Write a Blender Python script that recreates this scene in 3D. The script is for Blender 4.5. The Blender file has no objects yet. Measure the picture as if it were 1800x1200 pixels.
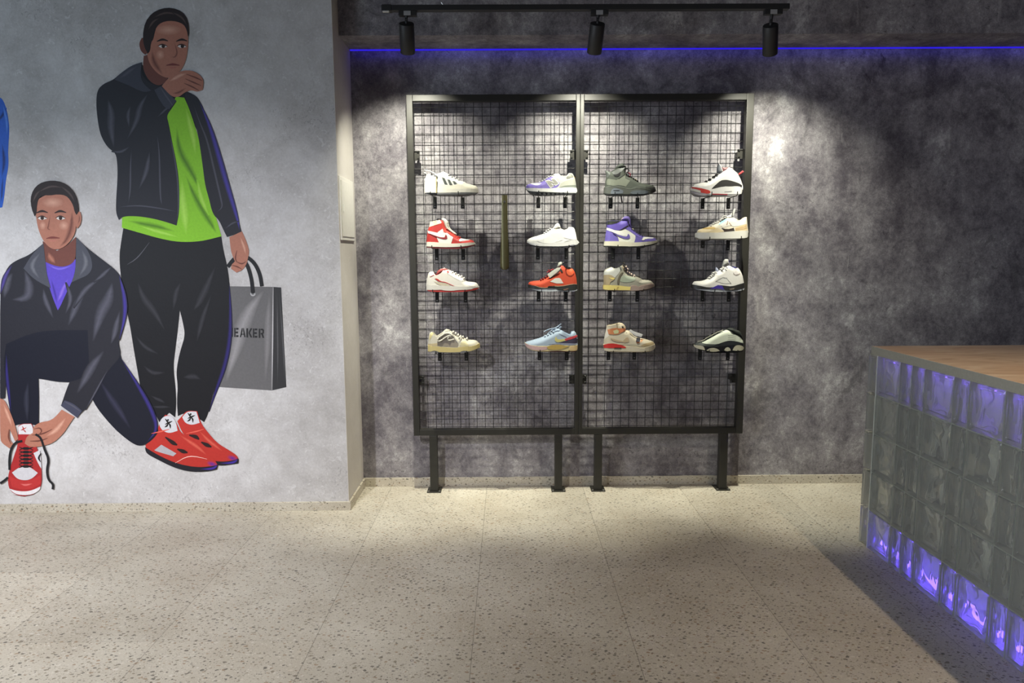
import bpy, bmesh, math, random
from mathutils import Vector, Matrix, geometry

random.seed(7)
S = bpy.context.scene
COL = S.collection
PI = math.pi

# ------------------------------------------------------------------ camera
F_PX, PITCH, ROLL, YAW, CAM_H = 1237.0, 0.1222, -0.0057, 0.0054, 1.4423
_lf = Vector((math.sin(YAW), math.cos(YAW), 0))
_r0 = Vector((math.cos(YAW), -math.sin(YAW), 0))
_up0 = _lf * math.sin(PITCH) + Vector((0, 0, 1)) * math.cos(PITCH)
FWD = _lf * math.cos(PITCH) - Vector((0, 0, 1)) * math.sin(PITCH)
RIGHT = _r0 * math.cos(ROLL) + _up0 * math.sin(ROLL)
UP = _up0 * math.cos(ROLL) - _r0 * math.sin(ROLL)
CAM = Vector((0, 0, CAM_H))
cd = bpy.data.cameras.new('camera')
cd.sensor_width = 36.0
cd.lens = F_PX * 36.0 / 1800.0
cd.clip_start = 0.05
co = bpy.data.objects.new('camera', cd)
COL.objects.link(co)
m = Matrix((RIGHT, UP, -FWD)).transposed().to_4x4()
m.translation = CAM
co.matrix_world = m
S.camera = co


def at(px, py, Y):
    """point of the plane y = Y seen at a pixel of the 1800 x 1200 photograph"""
    d = FWD + RIGHT * ((px - 900) / F_PX) - UP * ((py - 600) / F_PX)
    return CAM + d * (Y / d.y)


# planes of the room, metres
Y_BACK, Y_MURAL, X_RET = 4.304, 3.891, -0.915
Z_SOFF, Y_BEAM, Z_CEIL = 2.638, 4.03, 3.05
Y_RACK = 4.183
Y_MESH = 4.226


# ------------------------------------------------------------------ colour and materials
def lin(c):
    out = []
    for v in c[:3]:
        v = v / 255.0
        out.append(v / 12.92 if v <= 0.04045 else ((v + 0.055) / 1.055) ** 2.4)
    return out


class NT:
    def __init__(self, name):
        self.m = bpy.data.materials.new(name)
        self.m.use_nodes = True
        self.t = self.m.node_tree
        self.t.nodes.clear()
        self.out = self.n('ShaderNodeOutputMaterial')

    def n(self, typ, **kw):
        nd = self.t.nodes.new(typ)
        for k, v in kw.items():
            setattr(nd, k, v)
        return nd

    def l(self, a, b):
        self.t.links.new(a, b)

    def val(self, sock, v):
        if hasattr(v, 'is_output') or isinstance(v, bpy.types.NodeSocket):
            self.l(v, sock)
        else:
            sock.default_value = v

    def math(self, op, a, b=0.0, clamp=False):
        nd = self.n('ShaderNodeMath', operation=op)
        nd.use_clamp = clamp
        self.val(nd.inputs[0], a)
        self.val(nd.inputs[1], b)
        return nd.outputs[0]

    def noise(self, vec, scale, detail=4.0, rough=0.55, dist=0.0):
        nd = self.n('ShaderNodeTexNoise')
        if vec is not None:
            self.l(vec, nd.inputs['Vector'])
        nd.inputs['Scale'].default_value = scale
        nd.inputs['Detail'].default_value = detail
        nd.inputs['Roughness'].default_value = rough
        nd.inputs['Distortion'].default_value = dist
        return nd.outputs['Fac']

    def ramp(self, fac, stops, interp='LINEAR'):
        nd = self.n('ShaderNodeValToRGB')
        nd.color_ramp.interpolation = interp
        e = nd.color_ramp.elements
        while len(e) < len(stops):
            e.new(0.5)
        for k, (p, c) in enumerate(stops):
            e[k].position = p
            if isinstance(c, (int, float)):
                c = (c, c, c)
            e[k].color = (*c[:3], 1)
        self.l(fac, nd.inputs[0])
        return nd.outputs['Color']

    def mix(self, fac, a, b, mode='MIX'):
        nd = self.n('ShaderNodeMix', data_type='RGBA', blend_type=mode)
        self.val(nd.inputs['Factor'], fac)
        for s, v in ((nd.inputs[6], a), (nd.inputs[7], b)):
            if isinstance(v, bpy.types.NodeSocket):
                self.l(v, s)
            else:
                s.default_value = (*v[:3], 1)
        return nd.outputs[2]

    def mapr(self, v, a, b, c, d):
        nd = self.n('ShaderNodeMapRange')
        self.l(v, nd.inputs[0])
        for i, x in enumerate((a, b, c, d)):
            nd.inputs[i + 1].default_value = x
        return nd.outputs[0]

    def mapping(self, vec, scale=(1, 1, 1), rot=(0, 0, 0), loc=(0, 0, 0)):
        nd = self.n('ShaderNodeMapping')
        self.l(vec, nd.inputs[0])
        nd.inputs['Scale'].default_value = scale
        nd.inputs['Rotation'].default_value = rot
        nd.inputs['Location'].default_value = loc
        return nd.outputs[0]

    def bump(self, h, strength, dist):
        nd = self.n('ShaderNodeBump')
        nd.inputs['Strength'].default_value = strength
        nd.inputs['Distance'].default_value = dist
        self.l(h, nd.inputs['Height'])
        return nd.outputs[0]

    def bsdf(self, color, rough=0.6, metal=0.0, spec=0.5, normal=None):
        b = self.n('ShaderNodeBsdfPrincipled')
        if isinstance(color, bpy.types.NodeSocket):
            self.l(color, b.inputs['Base Color'])
        else:
            b.inputs['Base Color'].default_value = (*color[:3], 1)
        self.val(b.inputs['Roughness'], rough)
        b.inputs['Metallic'].default_value = metal
        b.inputs['Specular IOR Level'].default_value = spec
        if normal is not None:
            self.l(normal, b.inputs['Normal'])
        self.l(b.outputs[0], self.out.inputs[0])
        return b


_MC = {}


def mat(rgb, rough=0.6, metal=0.0, spec=0.4, grain=0.08, scale=60.0, bump=0.0, mul=1.0):
    """a plain surface with a faint grain of its own"""
    key = (tuple(rgb), rough, metal, spec, grain, scale, bump, mul)
    if key in _MC:
        return _MC[key]
    t = NT('surface_%03d' % len(_MC))
    c = [min(0.95, v * mul) for v in lin(rgb)]
    tc = t.n('ShaderNodeTexCoord').outputs['Object']
    nz = t.noise(tc, scale, 3.0)
    fac = t.mapr(nz, 0.3, 0.7, 1 - grain, 1 + grain)
    cc = t.n('ShaderNodeVectorMath', operation='SCALE')
    cc.inputs[0].default_value = c
    t.l(fac, cc.inputs['Scale'])
    nrm = t.bump(nz, bump, 0.002) if bump else None
    t.bsdf(cc.outputs[0], rough, metal, spec, nrm)
    _MC[key] = t.m
    return t.m


def emit(name, rgb, strength):
    t = NT(name)
    e = t.n('ShaderNodeEmission')
    e.inputs[0].default_value = (*rgb, 1)
    e.inputs[1].default_value = strength
    t.l(e.outputs[0], t.out.inputs[0])
    return t.m


def m_dark_concrete():
    t = NT('dark_concrete_wallpaper')
    pos = t.n('ShaderNodeNewGeometry').outputs['Position']
    big = t.noise(pos, 1.1, 4.0, 0.6, 0.5)
    mid = t.noise(t.mapping(pos, (1, 1, 0.75), loc=(3, 1, 5)), 5.5, 8.0, 0.62, 0.3)
    grit = t.noise(t.mapping(pos, (1, 1, 0.85), loc=(2, 8, 3)), 30.0, 9.0, 0.82, 0.15)
    fine = t.noise(pos, 150.0, 4.0, 0.75)
    blot = t.noise(t.mapping(pos, loc=(7, 2, 1)), 3.1, 12.0, 0.74, 0.9)
    a = t.math('ADD', t.math('MULTIPLY', big, 0.24), t.math('MULTIPLY', mid, 0.32))
    a = t.math('ADD', a, t.math('MULTIPLY', grit, 0.28))
    a = t.math('ADD', a, t.math('MULTIPLY', fine, 0.16))
    base = t.ramp(a, [(0.37, lin((62, 58, 66))), (0.46, lin((104, 100, 106))), (0.54, lin((146, 143, 146))), (0.62, lin((204, 203, 203)))])
    bl = t.ramp(blot, [(0.55, 0.0), (0.63, 1.0)])
    base = t.mix(t.math('MULTIPLY', bl, 0.45), base, lin((58, 55, 60)))
    sm = t.noise(t.mapping(pos, loc=(1, 9, 4)), 19.0, 5.0, 0.65, 1.8)
    reg = t.ramp(t.noise(t.mapping(pos, loc=(5, 5, 8)), 1.8, 3.0), [(0.45, 0.0), (0.6, 1.0)])
    fl = t.ramp(sm, [(0.60, 0.0), (0.64, 1.0)])
    base = t.mix(t.math('MULTIPLY', t.math('MULTIPLY', fl, reg), 0.6), base, lin((48, 46, 50)))
    # pale scratches
    sc = t.n('ShaderNodeTexNoise')
    t.l(t.mapping(pos, (26, 26, 2.2), (0, 0.25, 0)), sc.inputs['Vector'])
    sc.inputs['Scale'].default_value = 1.0
    sc.inputs['Detail'].default_value = 3.0
    scr = t.ramp(sc.outputs['Fac'], [(0.70, 0.0), (0.74, 1.0)])
    base = t.mix(t.math('MULTIPLY', scr, 0.25), base, lin((196, 195, 192)))
    h = t.math('ADD', t.math('MULTIPLY', grit, 0.6), mid)
    t.bsdf(base, 0.62, 0, 0.35, t.bump(h, 0.4, 0.005))
    return t.m


def concrete_color(t, pos):
    big = t.noise(pos, 1.1, 5.0, 0.55, 0.3)
    mid = t.noise(t.mapping(pos, loc=(2, 5, 1)), 6.0, 9.0, 0.65, 0.4)
    fine = t.noise(pos, 80.0, 4.0, 0.7)
    a = t.math('ADD', t.math('MULTIPLY', big, 0.4), t.math('MULTIPLY', mid, 0.4))
    a = t.math('ADD', a, t.math('MULTIPLY', fine, 0.2))
    base = t.ramp(a, [(0.36, lin((170, 167, 165))), (0.5, lin((196, 194, 193))), (0.62, lin((214, 213, 213)))])
    sp = t.noise(t.mapping(pos, (1, 1, 0.7), loc=(4, 4, 2)), 48.0, 3.0, 0.6, 2.0)
    msk = t.ramp(t.noise(t.mapping(pos, loc=(8, 1, 3)), 2.6, 3.0), [(0.50, 0.0), (0.66, 1.0)])
    sp = t.ramp(sp, [(0.585, 0.0), (0.635, 1.0)])
    base = t.mix(t.math('MULTIPLY', t.math('MULTIPLY', sp, msk), 0.40), base, lin((112, 108, 108)))
    wsp = t.ramp(t.noise(t.mapping(pos, loc=(1, 2, 9)), 27.0, 3.0, 0.6, 2.0), [(0.62, 0.0), (0.66, 1.0)])
    base = t.mix(t.math('MULTIPLY', wsp, 0.4), base, lin((226, 226, 226)))
    h = t.math('ADD', t.math('MULTIPLY', fine, 0.4), mid)
    return base, h


def m_light_concrete():
    t = NT('light_concrete_wallpaper')
    pos = t.n('ShaderNodeNewGeometry').outputs['Position']
    base, h = concrete_color(t, pos)
    t.bsdf(base, 0.7, 0, 0.3, t.bump(h, 0.3, 0.004))
    return t.m


def m_plaster():
    t = NT('pale_grey_plaster')
    pos = t.n('ShaderNodeNewGeometry').outputs['Position']
    base, h = concrete_color(t, pos)
    base = t.mix(0.65, base, lin((205, 199, 190)))
    t.bsdf(base, 0.7, 0, 0.3, t.bump(h, 0.2, 0.003))
    return t.m


def m_mural():
    t = NT('printed_mural_ink')
    at_ = t.n('ShaderNodeAttribute', attribute_name='ink')
    pos = t.n('ShaderNodeNewGeometry').outputs['Position']
    mid = t.noise(t.mapping(pos, loc=(2, 5, 1)), 6.0, 9.0, 0.65, 0.4)
    fine = t.noise(pos, 80.0, 4.0, 0.7)
    f = t.mapr(fine, 0.3, 0.7, 0.93, 1.07)
    cc = t.n('ShaderNodeVectorMath', operation='SCALE')
    t.l(at_.outputs['Color'], cc.inputs[0])
    t.l(f, cc.inputs['Scale'])
    h = t.math('ADD', t.math('MULTIPLY', fine, 0.4), mid)
    t.bsdf(cc.outputs[0], 0.55, 0, 0.35, t.bump(h, 0.22, 0.004))
    return t.m


def m_terrazzo(seams=True):
    t = NT('terrazzo_tiles' if seams else 'terrazzo_skirting')
    pos = t.n('ShaderNodeNewGeometry').outputs['Position']
    if not seams:
        # upright faces: run along x + y, height as second axis
        s0 = t.n('ShaderNodeSeparateXYZ')
        t.l(pos, s0.inputs[0])
        c0 = t.n('ShaderNodeCombineXYZ')
        t.l(t.math('ADD', s0.outputs[0], s0.outputs[1]), c0.inputs[0])
        t.l(s0.outputs[2], c0.inputs[1])
        pos = c0.outputs[0]
    warp = t.n('ShaderNodeTexNoise')
    t.l(pos, warp.inputs['Vector'])
    warp.inputs['Scale'].default_value = 75.0
    add = t.n('ShaderNodeMix', data_type='VECTOR')
    add.inputs['Factor'].default_value = 0.014
    t.l(pos, add.inputs[4])
    t.l(warp.outputs['Color'], add.inputs[5])
    p2 = add.outputs[1]
    cloud = t.noise(pos, 2.2, 5.0, 0.6)
    base = t.ramp(cloud, [(0.35, lin((182, 174, 157))), (0.65, lin((200, 194, 178)))])
    grit = t.noise(pos, 160.0, 3.0, 0.7)
    base = t.mix(t.math('MULTIPLY', t.ramp(grit, [(0.5, 0.0), (0.66, 1.0)]), 0.3), base, lin((150, 138, 120)))
    for sc, dens, rmax, stops, loc, k in (
            (58.0, 0.62, 0.25, [(0.0, (96, 88, 76)), (0.25, (70, 68, 62)), (0.5, (122, 112, 92)), (0.75, (146, 120, 92)), (1.0, (110, 108, 100))], (0, 0, 0), 0.74),
            (125.0, 0.55, 0.26, [(0.0, (88, 82, 72)), (0.3, (132, 122, 104)), (0.6, (216, 210, 196)), (1.0, (104, 98, 88))], (3.3, 1.7, 0.4), 0.65),
            (44.0, 0.18, 0.20, [(0.0, (222, 216, 204)), (0.6, (208, 198, 180)), (1.0, (160, 140, 112))], (5.1, 0.7, 2.4), 0.45)):
        v = t.n('ShaderNodeTexVoronoi', voronoi_dimensions='2D', feature='F1')
        t.l(t.mapping(p2, loc=loc, scale=(0.75, 1.15, 1.0), rot=(0, 0, 0.5)), v.inputs['Vector'])
        v.inputs['Scale'].default_value = sc
        sep = t.n('ShaderNodeSeparateColor')
        t.l(v.outputs['Color'], sep.inputs[0])
        rad = t.math('MULTIPLY', t.math('SUBTRACT', sep.outputs[0], 1 - dens), rmax / dens)
        rad = t.math('ADD', rad, 0.07)
        on = t.math('GREATER_THAN', sep.outputs[0], 1 - dens)
        msk = t.math('MULTIPLY', on, t.math('LESS_THAN', v.outputs['Distance'], rad))
        colr = t.ramp(sep.outputs[1], [(q, lin(c)) for q, c in stops], 'CONSTANT')
        base = t.mix(t.math('MULTIPLY', msk, k), base, colr)
    if seams:
        sx = t.n('ShaderNodeSeparateXYZ')
        t.l(pos, sx.inputs[0])
        u = t.math('DIVIDE', t.math('ADD', sx.outputs[0], 2.54 + 6.0), 0.6)
        w = t.math('DIVIDE', t.math('ADD', sx.outputs[1], 6.0 - 2.511), 0.6)
        fu = t.math('ABSOLUTE', t.math('SUBTRACT', t.math('FRACT', t.math('ADD', u, 0.5)), 0.5))
        fw = t.math('ABSOLUTE', t.math('SUBTRACT', t.math('FRACT', t.math('ADD', w, 0.5)), 0.5))
        seam = t.math('MAXIMUM', t.math('LESS_THAN', fu, 0.0022), t.math('MULTIPLY', t.math('LESS_THAN', fw, 0.0018), 0.45))
        cx = t.n('ShaderNodeCombineXYZ')
        t.l(t.math('FLOOR', u), cx.inputs[0])
        t.l(t.math('FLOOR', w), cx.inputs[1])
        wn = t.n('ShaderNodeTexWhiteNoise', noise_dimensions='3D')
        t.l(cx.outputs[0], wn.inputs[0])
        f = t.mapr(wn.outputs[0], 0, 1, 0.94, 1.04)
        cc = t.n('ShaderNodeVectorMath', operation='SCALE')
        t.l(base, cc.inputs[0])
        t.l(f, cc.inputs['Scale'])
        base = t.mix(t.math('MULTIPLY', seam, 0.6), cc.outputs[0], lin((92, 86, 76)))
        t.bsdf(base, 0.5, 0, 0.35)
    else:
        t.bsdf(base, 0.5, 0, 0.4)
    return t.m


def m_wood():
    t = NT('oiled_wood_worktop')
    pos = t.n('ShaderNodeNewGeometry').outputs['Position']
    st = t.noise(t.mapping(pos, (1.3, 6, 6), (0, 0, 0.1)), 2.2, 6.0, 0.6, 1.6)
    bl = t.noise(pos, 2.4, 3.0)
    c = t.ramp(st, [(0.32, lin((200, 172, 142))), (0.5, lin((226, 202, 174))), (0.68, lin((238, 220, 196)))])
    c = t.mix(t.math('MULTIPLY', t.ramp(bl, [(0.45, 0.0), (0.65, 1.0)]), 0.35), c, lin((206, 164, 128)))
    t.bsdf(c, 0.45, 0, 0.4, t.bump(st, 0.08, 0.002))
    return t.m


def m_glass():
    t = NT('wavy_block_glass')
    tc = t.n('ShaderNodeTexCoord').outputs['Object']
    nz = t.noise(t.mapping(tc, (1, 1, 0.45)), 6.0, 1.0, 0.4, 1.6)
    nrm = t.bump(nz, 0.8, 0.035)
    g = t.n('ShaderNodeBsdfGlass')
    g.inputs['Color'].default_value = (0.97, 0.98, 0.95, 1)
    g.inputs['Roughness'].default_value = 0.03
    g.inputs['IOR'].default_value = 1.36
    t.l(nrm, g.inputs['Normal'])
    tr = t.n('ShaderNodeBsdfTranslucent')
    tr.inputs[0].default_value = (0.66, 0.69, 0.62, 1)
    df = t.n('ShaderNodeBsdfDiffuse')
    df.inputs[0].default_value = (0.80, 0.80, 0.75, 1)
    m1 = t.n('ShaderNodeMixShader')
    m1.inputs[0].default_value = 0.5
    t.l(tr.outputs[0], m1.inputs[1])
    t.l(df.outputs[0], m1.inputs[2])
    m2 = t.n('ShaderNodeMixShader')
    m2.inputs[0].default_value = 0.27
    t.l(g.outputs[0], m2.inputs[1])
    t.l(m1.outputs[0], m2.inputs[2])
    t.l(m2.outputs[0], t.out.inputs[0])
    return t.m


M_DARK, M_LIGHT, M_PLASTER, M_MURAL = m_dark_concrete(), m_light_concrete(), m_plaster(), m_mural()
M_FLOOR, M_SKIRT, M_WOOD, M_GLASS = m_terrazzo(True), m_terrazzo(False), m_wood(), m_glass()
M_BLACK = mat((36, 35, 30), 0.45, 0.0, 0.5, 0.05)          # powder-coated steel
M_DEEP = mat((20, 20, 19), 0.4, 0.0, 0.45, 0.05)
M_WIRE = mat((22, 22, 21), 0.4, 0.3, 0.5, 0.05)
M_CAN = mat((38, 38, 38), 0.5, 0.0, 0.4, 0.05)
M_STEEL = mat((180, 180, 178), 0.3, 1.0, 0.5, 0.05)
M_WHITE_PAINT = mat((222, 220, 212), 0.45, 0, 0.4, 0.03)


# ------------------------------------------------------------------ mesh helpers
class MB:
    def __init__(self):
        self.v, self.f, self.mi = [], [], []

    def add(self, vs, fs, mi=0):
        b = len(self.v)
        self.v += [tuple(q) for q in vs]
        self.f += [tuple(b + i for i in q) for q in fs]
        self.mi += [mi] * len(fs)

    def box(self, x0, x1, y0, y1, z0, z1, mi=0):
        vs = [(x, y, z) for z in (z0, z1) for y in (y0, y1) for x in (x0, x1)]
        self.add(vs, [(0, 2, 3, 1), (4, 5, 7, 6), (0, 1, 5, 4), (2, 6, 7, 3), (0, 4, 6, 2), (1, 3, 7, 5)], mi)

    def bbox(self, x0, x1, y0, y1, z0, z1, b=0.003, mi=0):
        """box with chamfered edges"""
        bm = bmesh.new()
        bmesh.ops.create_cube(bm, size=1.0)
        for v in bm.verts:
            v.co = Vector(((x0 + x1) / 2 + v.co.x * (x1 - x0), (y0 + y1) / 2 + v.co.y * (y1 - y0), (z0 + z1) / 2 + v.co.z * (z1 - z0)))
        bmesh.ops.bevel(bm, geom=bm.edges[:], offset=b, segments=2, profile=0.6, affect='EDGES')
        bm.verts.index_update()
        self.add([v.co[:] for v in bm.verts], [[v.index for v in f.verts] for f in bm.faces], mi)
        bm.free()

    def tube(self, pts, r, n=6, mi=0, caps=True):
        pts = [Vector(p) for p in pts]
        rs = r if isinstance(r, (list, tuple)) else [r] * len(pts)
        rings = []
        prev = None
        for i, p in enumerate(pts):
            d = (pts[min(i + 1, len(pts) - 1)] - pts[max(i - 1, 0)]).normalized()
            if prev is None:
                a = Vector((0, 0, 1)) if abs(d.z) < 0.9 else Vector((1, 0, 0))
                u = d.cross(a).normalized()
            else:
                u = (prev - d * prev.dot(d))
                u = u.normalized() if u.length > 1e-6 else d.orthogonal().normalized()
            prev = u
            w = d.cross(u)
            rings.append([p + (u * math.cos(2 * PI * k / n) + w * math.sin(2 * PI * k / n)) * rs[i] for k in range(n)])
        vs = [q for rg in rings for q in rg]
        fs = []
        for i in range(len(rings) - 1):
            for k in range(n):
                k2 = (k + 1) % n
                fs.append((i * n + k, i * n + k2, (i + 1) * n + k2, (i + 1) * n + k))
        if caps:
            fs.append(tuple(reversed(range(n))))
            fs.append(tuple((len(rings) - 1) * n + k for k in range(n)))
        self.add(vs, fs, mi)

    def lathe(self, prof, c, axis, n=24, mi=0):
        """prof: (radius, distance along axis); c: origin; axis: direction"""
        ax = Vector(axis).normalized()
        u = ax.orthogonal().normalized()
        w = ax.cross(u)
        vs, fs = [], []
        for r, h in prof:
            for k in range(n):
                a = 2 * PI * k / n
                vs.append(Vector(c) + ax * h + (u * math.cos(a) + w * math.sin(a)) * r)
        for i in range(len(prof) - 1):
            for k in range(n):
                k2 = (k + 1) % n
                fs.append((i * n + k, i * n + k2, (i + 1) * n + k2, (i + 1) * n + k))
        fs.append(tuple(reversed(range(n))))
        fs.append(tuple((len(prof) - 1) * n + k for k in range(n)))
        self.add(vs, fs, mi)

    def build(self, name, mats, parent=None, smooth=False, origin=None, angle=40):
        me = bpy.data.meshes.new(name)
        o = Vector(origin) if origin is not None else Vector((0, 0, 0))
        if parent is not None and origin is None:
            o = Vector(parent.get('_o', (0, 0, 0)))
        me.from_pydata([Vector(q) - o for q in self.v], [], self.f)
        if not isinstance(mats, (list, tuple)):
            mats = [mats]
        for q in mats:
            me.materials.append(q)
        if len(mats) > 1:
            me.polygons.foreach_set('material_index', self.mi)
        bm = bmesh.new()
        bm.from_mesh(me)
        bmesh.ops.recalc_face_normals(bm, faces=bm.faces[:])
        bm.to_mesh(me)
        bm.free()
        if smooth:
            me.polygons.foreach_set('use_smooth', [True] * len(me.polygons))
            me.set_sharp_from_angle(angle=math.radians(angle))
        me.update()
        ob = bpy.data.objects.new(name, me)
        COL.objects.link(ob)
        if parent is not None:
            ob.parent = parent
        else:
            ob.location = o
        return ob


def tag(o, label=None, cat=None, group=None, kind=None):
    if label:
        o['label'] = label
    if cat:
        o['category'] = cat
    if group:
        o['group'] = group
    if kind:
        o['kind'] = kind
    return o


def thing(name, label, cat, loc, group=None):
    """an Empty at the thing's base; its parts are built in world coordinates and stored relative to it"""
    o = bpy.data.objects.new(name, None)
    o.empty_display_size = 0.05
    COL.objects.link(o)
    o.location = loc
    o['_o'] = tuple(loc)
    tag(o, label, cat, group)
    return o


def struct(name, mb, m_, label=None, smooth=False):
    o = mb.build(name, m_, None, smooth)
    o['kind'] = 'structure'
    if label:
        o['label'] = label
    return o


def chaikin(poly, it=1, closed=True, keep=50):
    """round a polygon but keep its sharp corners"""
    for _ in range(it):
        n = len(poly)
        out = []
        for i in range(n):
            p = Vector(poly[i])
            if not closed and i in (0, n - 1):
                out.append(tuple(p))
                continue
            a = Vector(poly[i - 1])
            c = Vector(poly[(i + 1) % n])
            d1, d2 = p - a, c - p
            if d1.length < 1e-9 or d2.length < 1e-9:
                continue
            ang = math.degrees(d1.angle(d2))
            if ang > keep:
                out.append(tuple(p))
            else:
                out.append(tuple(p.lerp(a, 0.25)))
                out.append(tuple(p.lerp(c, 0.25)))
        poly = out
    return poly


def clip_half(poly, ax, val, keep_less):
    out = []
    n = len(poly)
    for i in range(n):
        a, b = poly[i], poly[(i + 1) % n]
        ia = (a[ax] <= val) if keep_less else (a[ax] >= val)
        ib = (b[ax] <= val) if keep_less else (b[ax] >= val)
        if ia:
            out.append(a)
        if ia != ib:
            # same end first, so neighbouring cells meet in the same point
            p, q = (a, b) if a < b else (b, a)
            k = (val - p[ax]) / (q[ax] - p[ax])
            r = [p[0] + (q[0] - p[0]) * k, p[1] + (q[1] - p[1]) * k]
            r[ax] = val
            out.append(tuple(r))
    return out


def area2(poly):
    return sum(poly[i - 1][0] * poly[i][1] - poly[i][0] * poly[i - 1][1] for i in range(len(poly)))


def cells(poly, c):
    """cut a polygon along a square grid; faces share their points"""
    if area2(poly) < 0:
        poly = poly[::-1]
    xs = [p[0] for p in poly]
    idx, V, Fc = {}, [], []
    i0, i1 = math.floor(min(xs) / c), math.ceil(max(xs) / c)
    for i in range(i0, i1):
        st = clip_half(clip_half(poly, 0, i * c, False), 0, (i + 1) * c, True)
        if len(st) < 3:
            continue
        zs = [p[1] for p in st]
        for j in range(math.floor(min(zs) / c), math.ceil(max(zs) / c)):
            q = clip_half(clip_half(st, 1, j * c, False), 1, (j + 1) * c, True)
            if len(q) < 3 or abs(area2(q)) < 1e-9:
                continue
            f = []
            for p in q:
                k = (round(p[0] * 1e5), round(p[1] * 1e5))
                if k not in idx:
                    idx[k] = len(V)
                    V.append(p)
                if not f or f[-1] != idx[k]:
                    f.append(idx[k])
            if len(f) > 1 and f[0] == f[-1]:
                f.pop()
            if len(set(f)) >= 3 and len(set(f)) == len(f):
                Fc.append(f)
    return V, Fc


def inflate(mb, poly, wf, c=0.004, off=0.0, sides=2, skip=None, y0=0.0, mi=0, depth=None):
    """turn a side-view outline into a body: half width wf(x, z) to both sides; or (sides=1) a near-side skin of given depth"""
    V, Fc = cells(poly, c)
    n = len(V)
    front = [(x, y0 - wf(x, z) - off, z) for x, z in V]
    if sides == 2:
        back = [(x, y0 + wf(x, z) + off, z) for x, z in V]
    else:
        back = [(x, y + depth, z) for x, y, z in front]
    fs = [tuple(f) for f in Fc] + [tuple(n + i for i in reversed(f)) for f in Fc]
    cnt = {}
    for f in Fc:
        for k in range(len(f)):
            a, b = f[k], f[(k + 1) % len(f)]
            e = (min(a, b), max(a, b))
            cnt.setdefault(e, []).append((a, b))
    for e, l in cnt.items():
        if len(l) != 1:
            continue
        a, b = l[0]
        if skip and skip((V[a][0] + V[b][0]) / 2, (V[a][1] + V[b][1]) / 2):
            continue
        fs.append((b, a, n + a, n + b))
    mb.add(front + back, fs, mi)


def seg_dist(p, a, b):
    ax, az = a
    dx, dz = b[0] - ax, b[1] - az
    L = dx * dx + dz * dz
    k = 0 if L < 1e-12 else max(0, min(1, ((p[0] - ax) * dx + (p[1] - az) * dz) / L))
    return math.hypot(p[0] - ax - k * dx, p[1] - az - k * dz)

# ------------------------------------------------------------------ the room
def slab(name, x0, x1, y0, y1, z0, z1, m_, label=None):
    b = MB()
    b.box(x0, x1, y0, y1, z0, z1)
    return struct(name, b, m_, label)


X_RET = -0.917
slab('floor', -4.6, 5.0, -3.5, 4.5, -0.06, 0.0, M_FLOOR, 'speckled beige terrazzo tile floor')
slab('wall_back', X_RET - 0.003, 5.0, Y_BACK, Y_BACK + 0.1, 0.0, Z_CEIL, M_DARK, 'dark mottled concrete wall behind the shoe racks')
slab('wall_left', -4.6, X_RET - 0.003, Y_MURAL, Y_MURAL + 0.5, 0.0, Z_CEIL, M_LIGHT, 'pale concrete wall carrying the painted men')
slab('wall_return', X_RET - 0.003, X_RET, Y_MURAL, Y_BACK, 0.0, Z_CEIL, M_PLASTER, 'narrow plastered return wall beside the dark wall')
slab('ceiling', -4.6, 5.0, -3.5, 4.5, Z_CEIL, Z_CEIL + 0.1, mat((70, 68, 72), 0.8), 'dark ceiling')
slab('trim_1', X_RET, 5.0, Y_BEAM, Y_BACK, Z_SOFF, Z_CEIL, M_DARK, 'dark concrete beam above the blue light line')

b = MB()
b.bbox(-4.6, X_RET + 0.012, Y_MURAL - 0.012, Y_MURAL, 0.0, 0.050, 0.0015)
struct('baseboard_left', b, M_SKIRT, 'terrazzo skirting under the painted wall')
b = MB()
b.bbox(X_RET, X_RET + 0.012, Y_MURAL, Y_BACK - 0.012, 0.0, 0.052, 0.0015)
struct('baseboard_return', b, M_SKIRT, 'terrazzo skirting of the return wall')
b = MB()
b.bbox(X_RET, 5.0, Y_BACK - 0.012, Y_BACK, 0.0, 0.055, 0.0015)
struct('baseboard_back', b, M_SKIRT, 'terrazzo skirting under the dark wall')

# ------------------------------------------------------------------ blue light line under the beam
b = MB()
b.box(X_RET + 0.004, 5.0, Y_BACK - 0.016, Y_BACK - 0.004, Z_SOFF - 0.0062, Z_SOFF - 0.0002)
M_LED_BLUE = emit('blue_led', (0.034, 0.018, 0.85), 0.85)
o = b.build('led_strip', M_LED_BLUE, None, origin=(1.5, Y_BACK - 0.01, Z_SOFF - 0.006))
tag(o, 'glowing blue LED line along the top of the dark wall', 'led strip')

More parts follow.
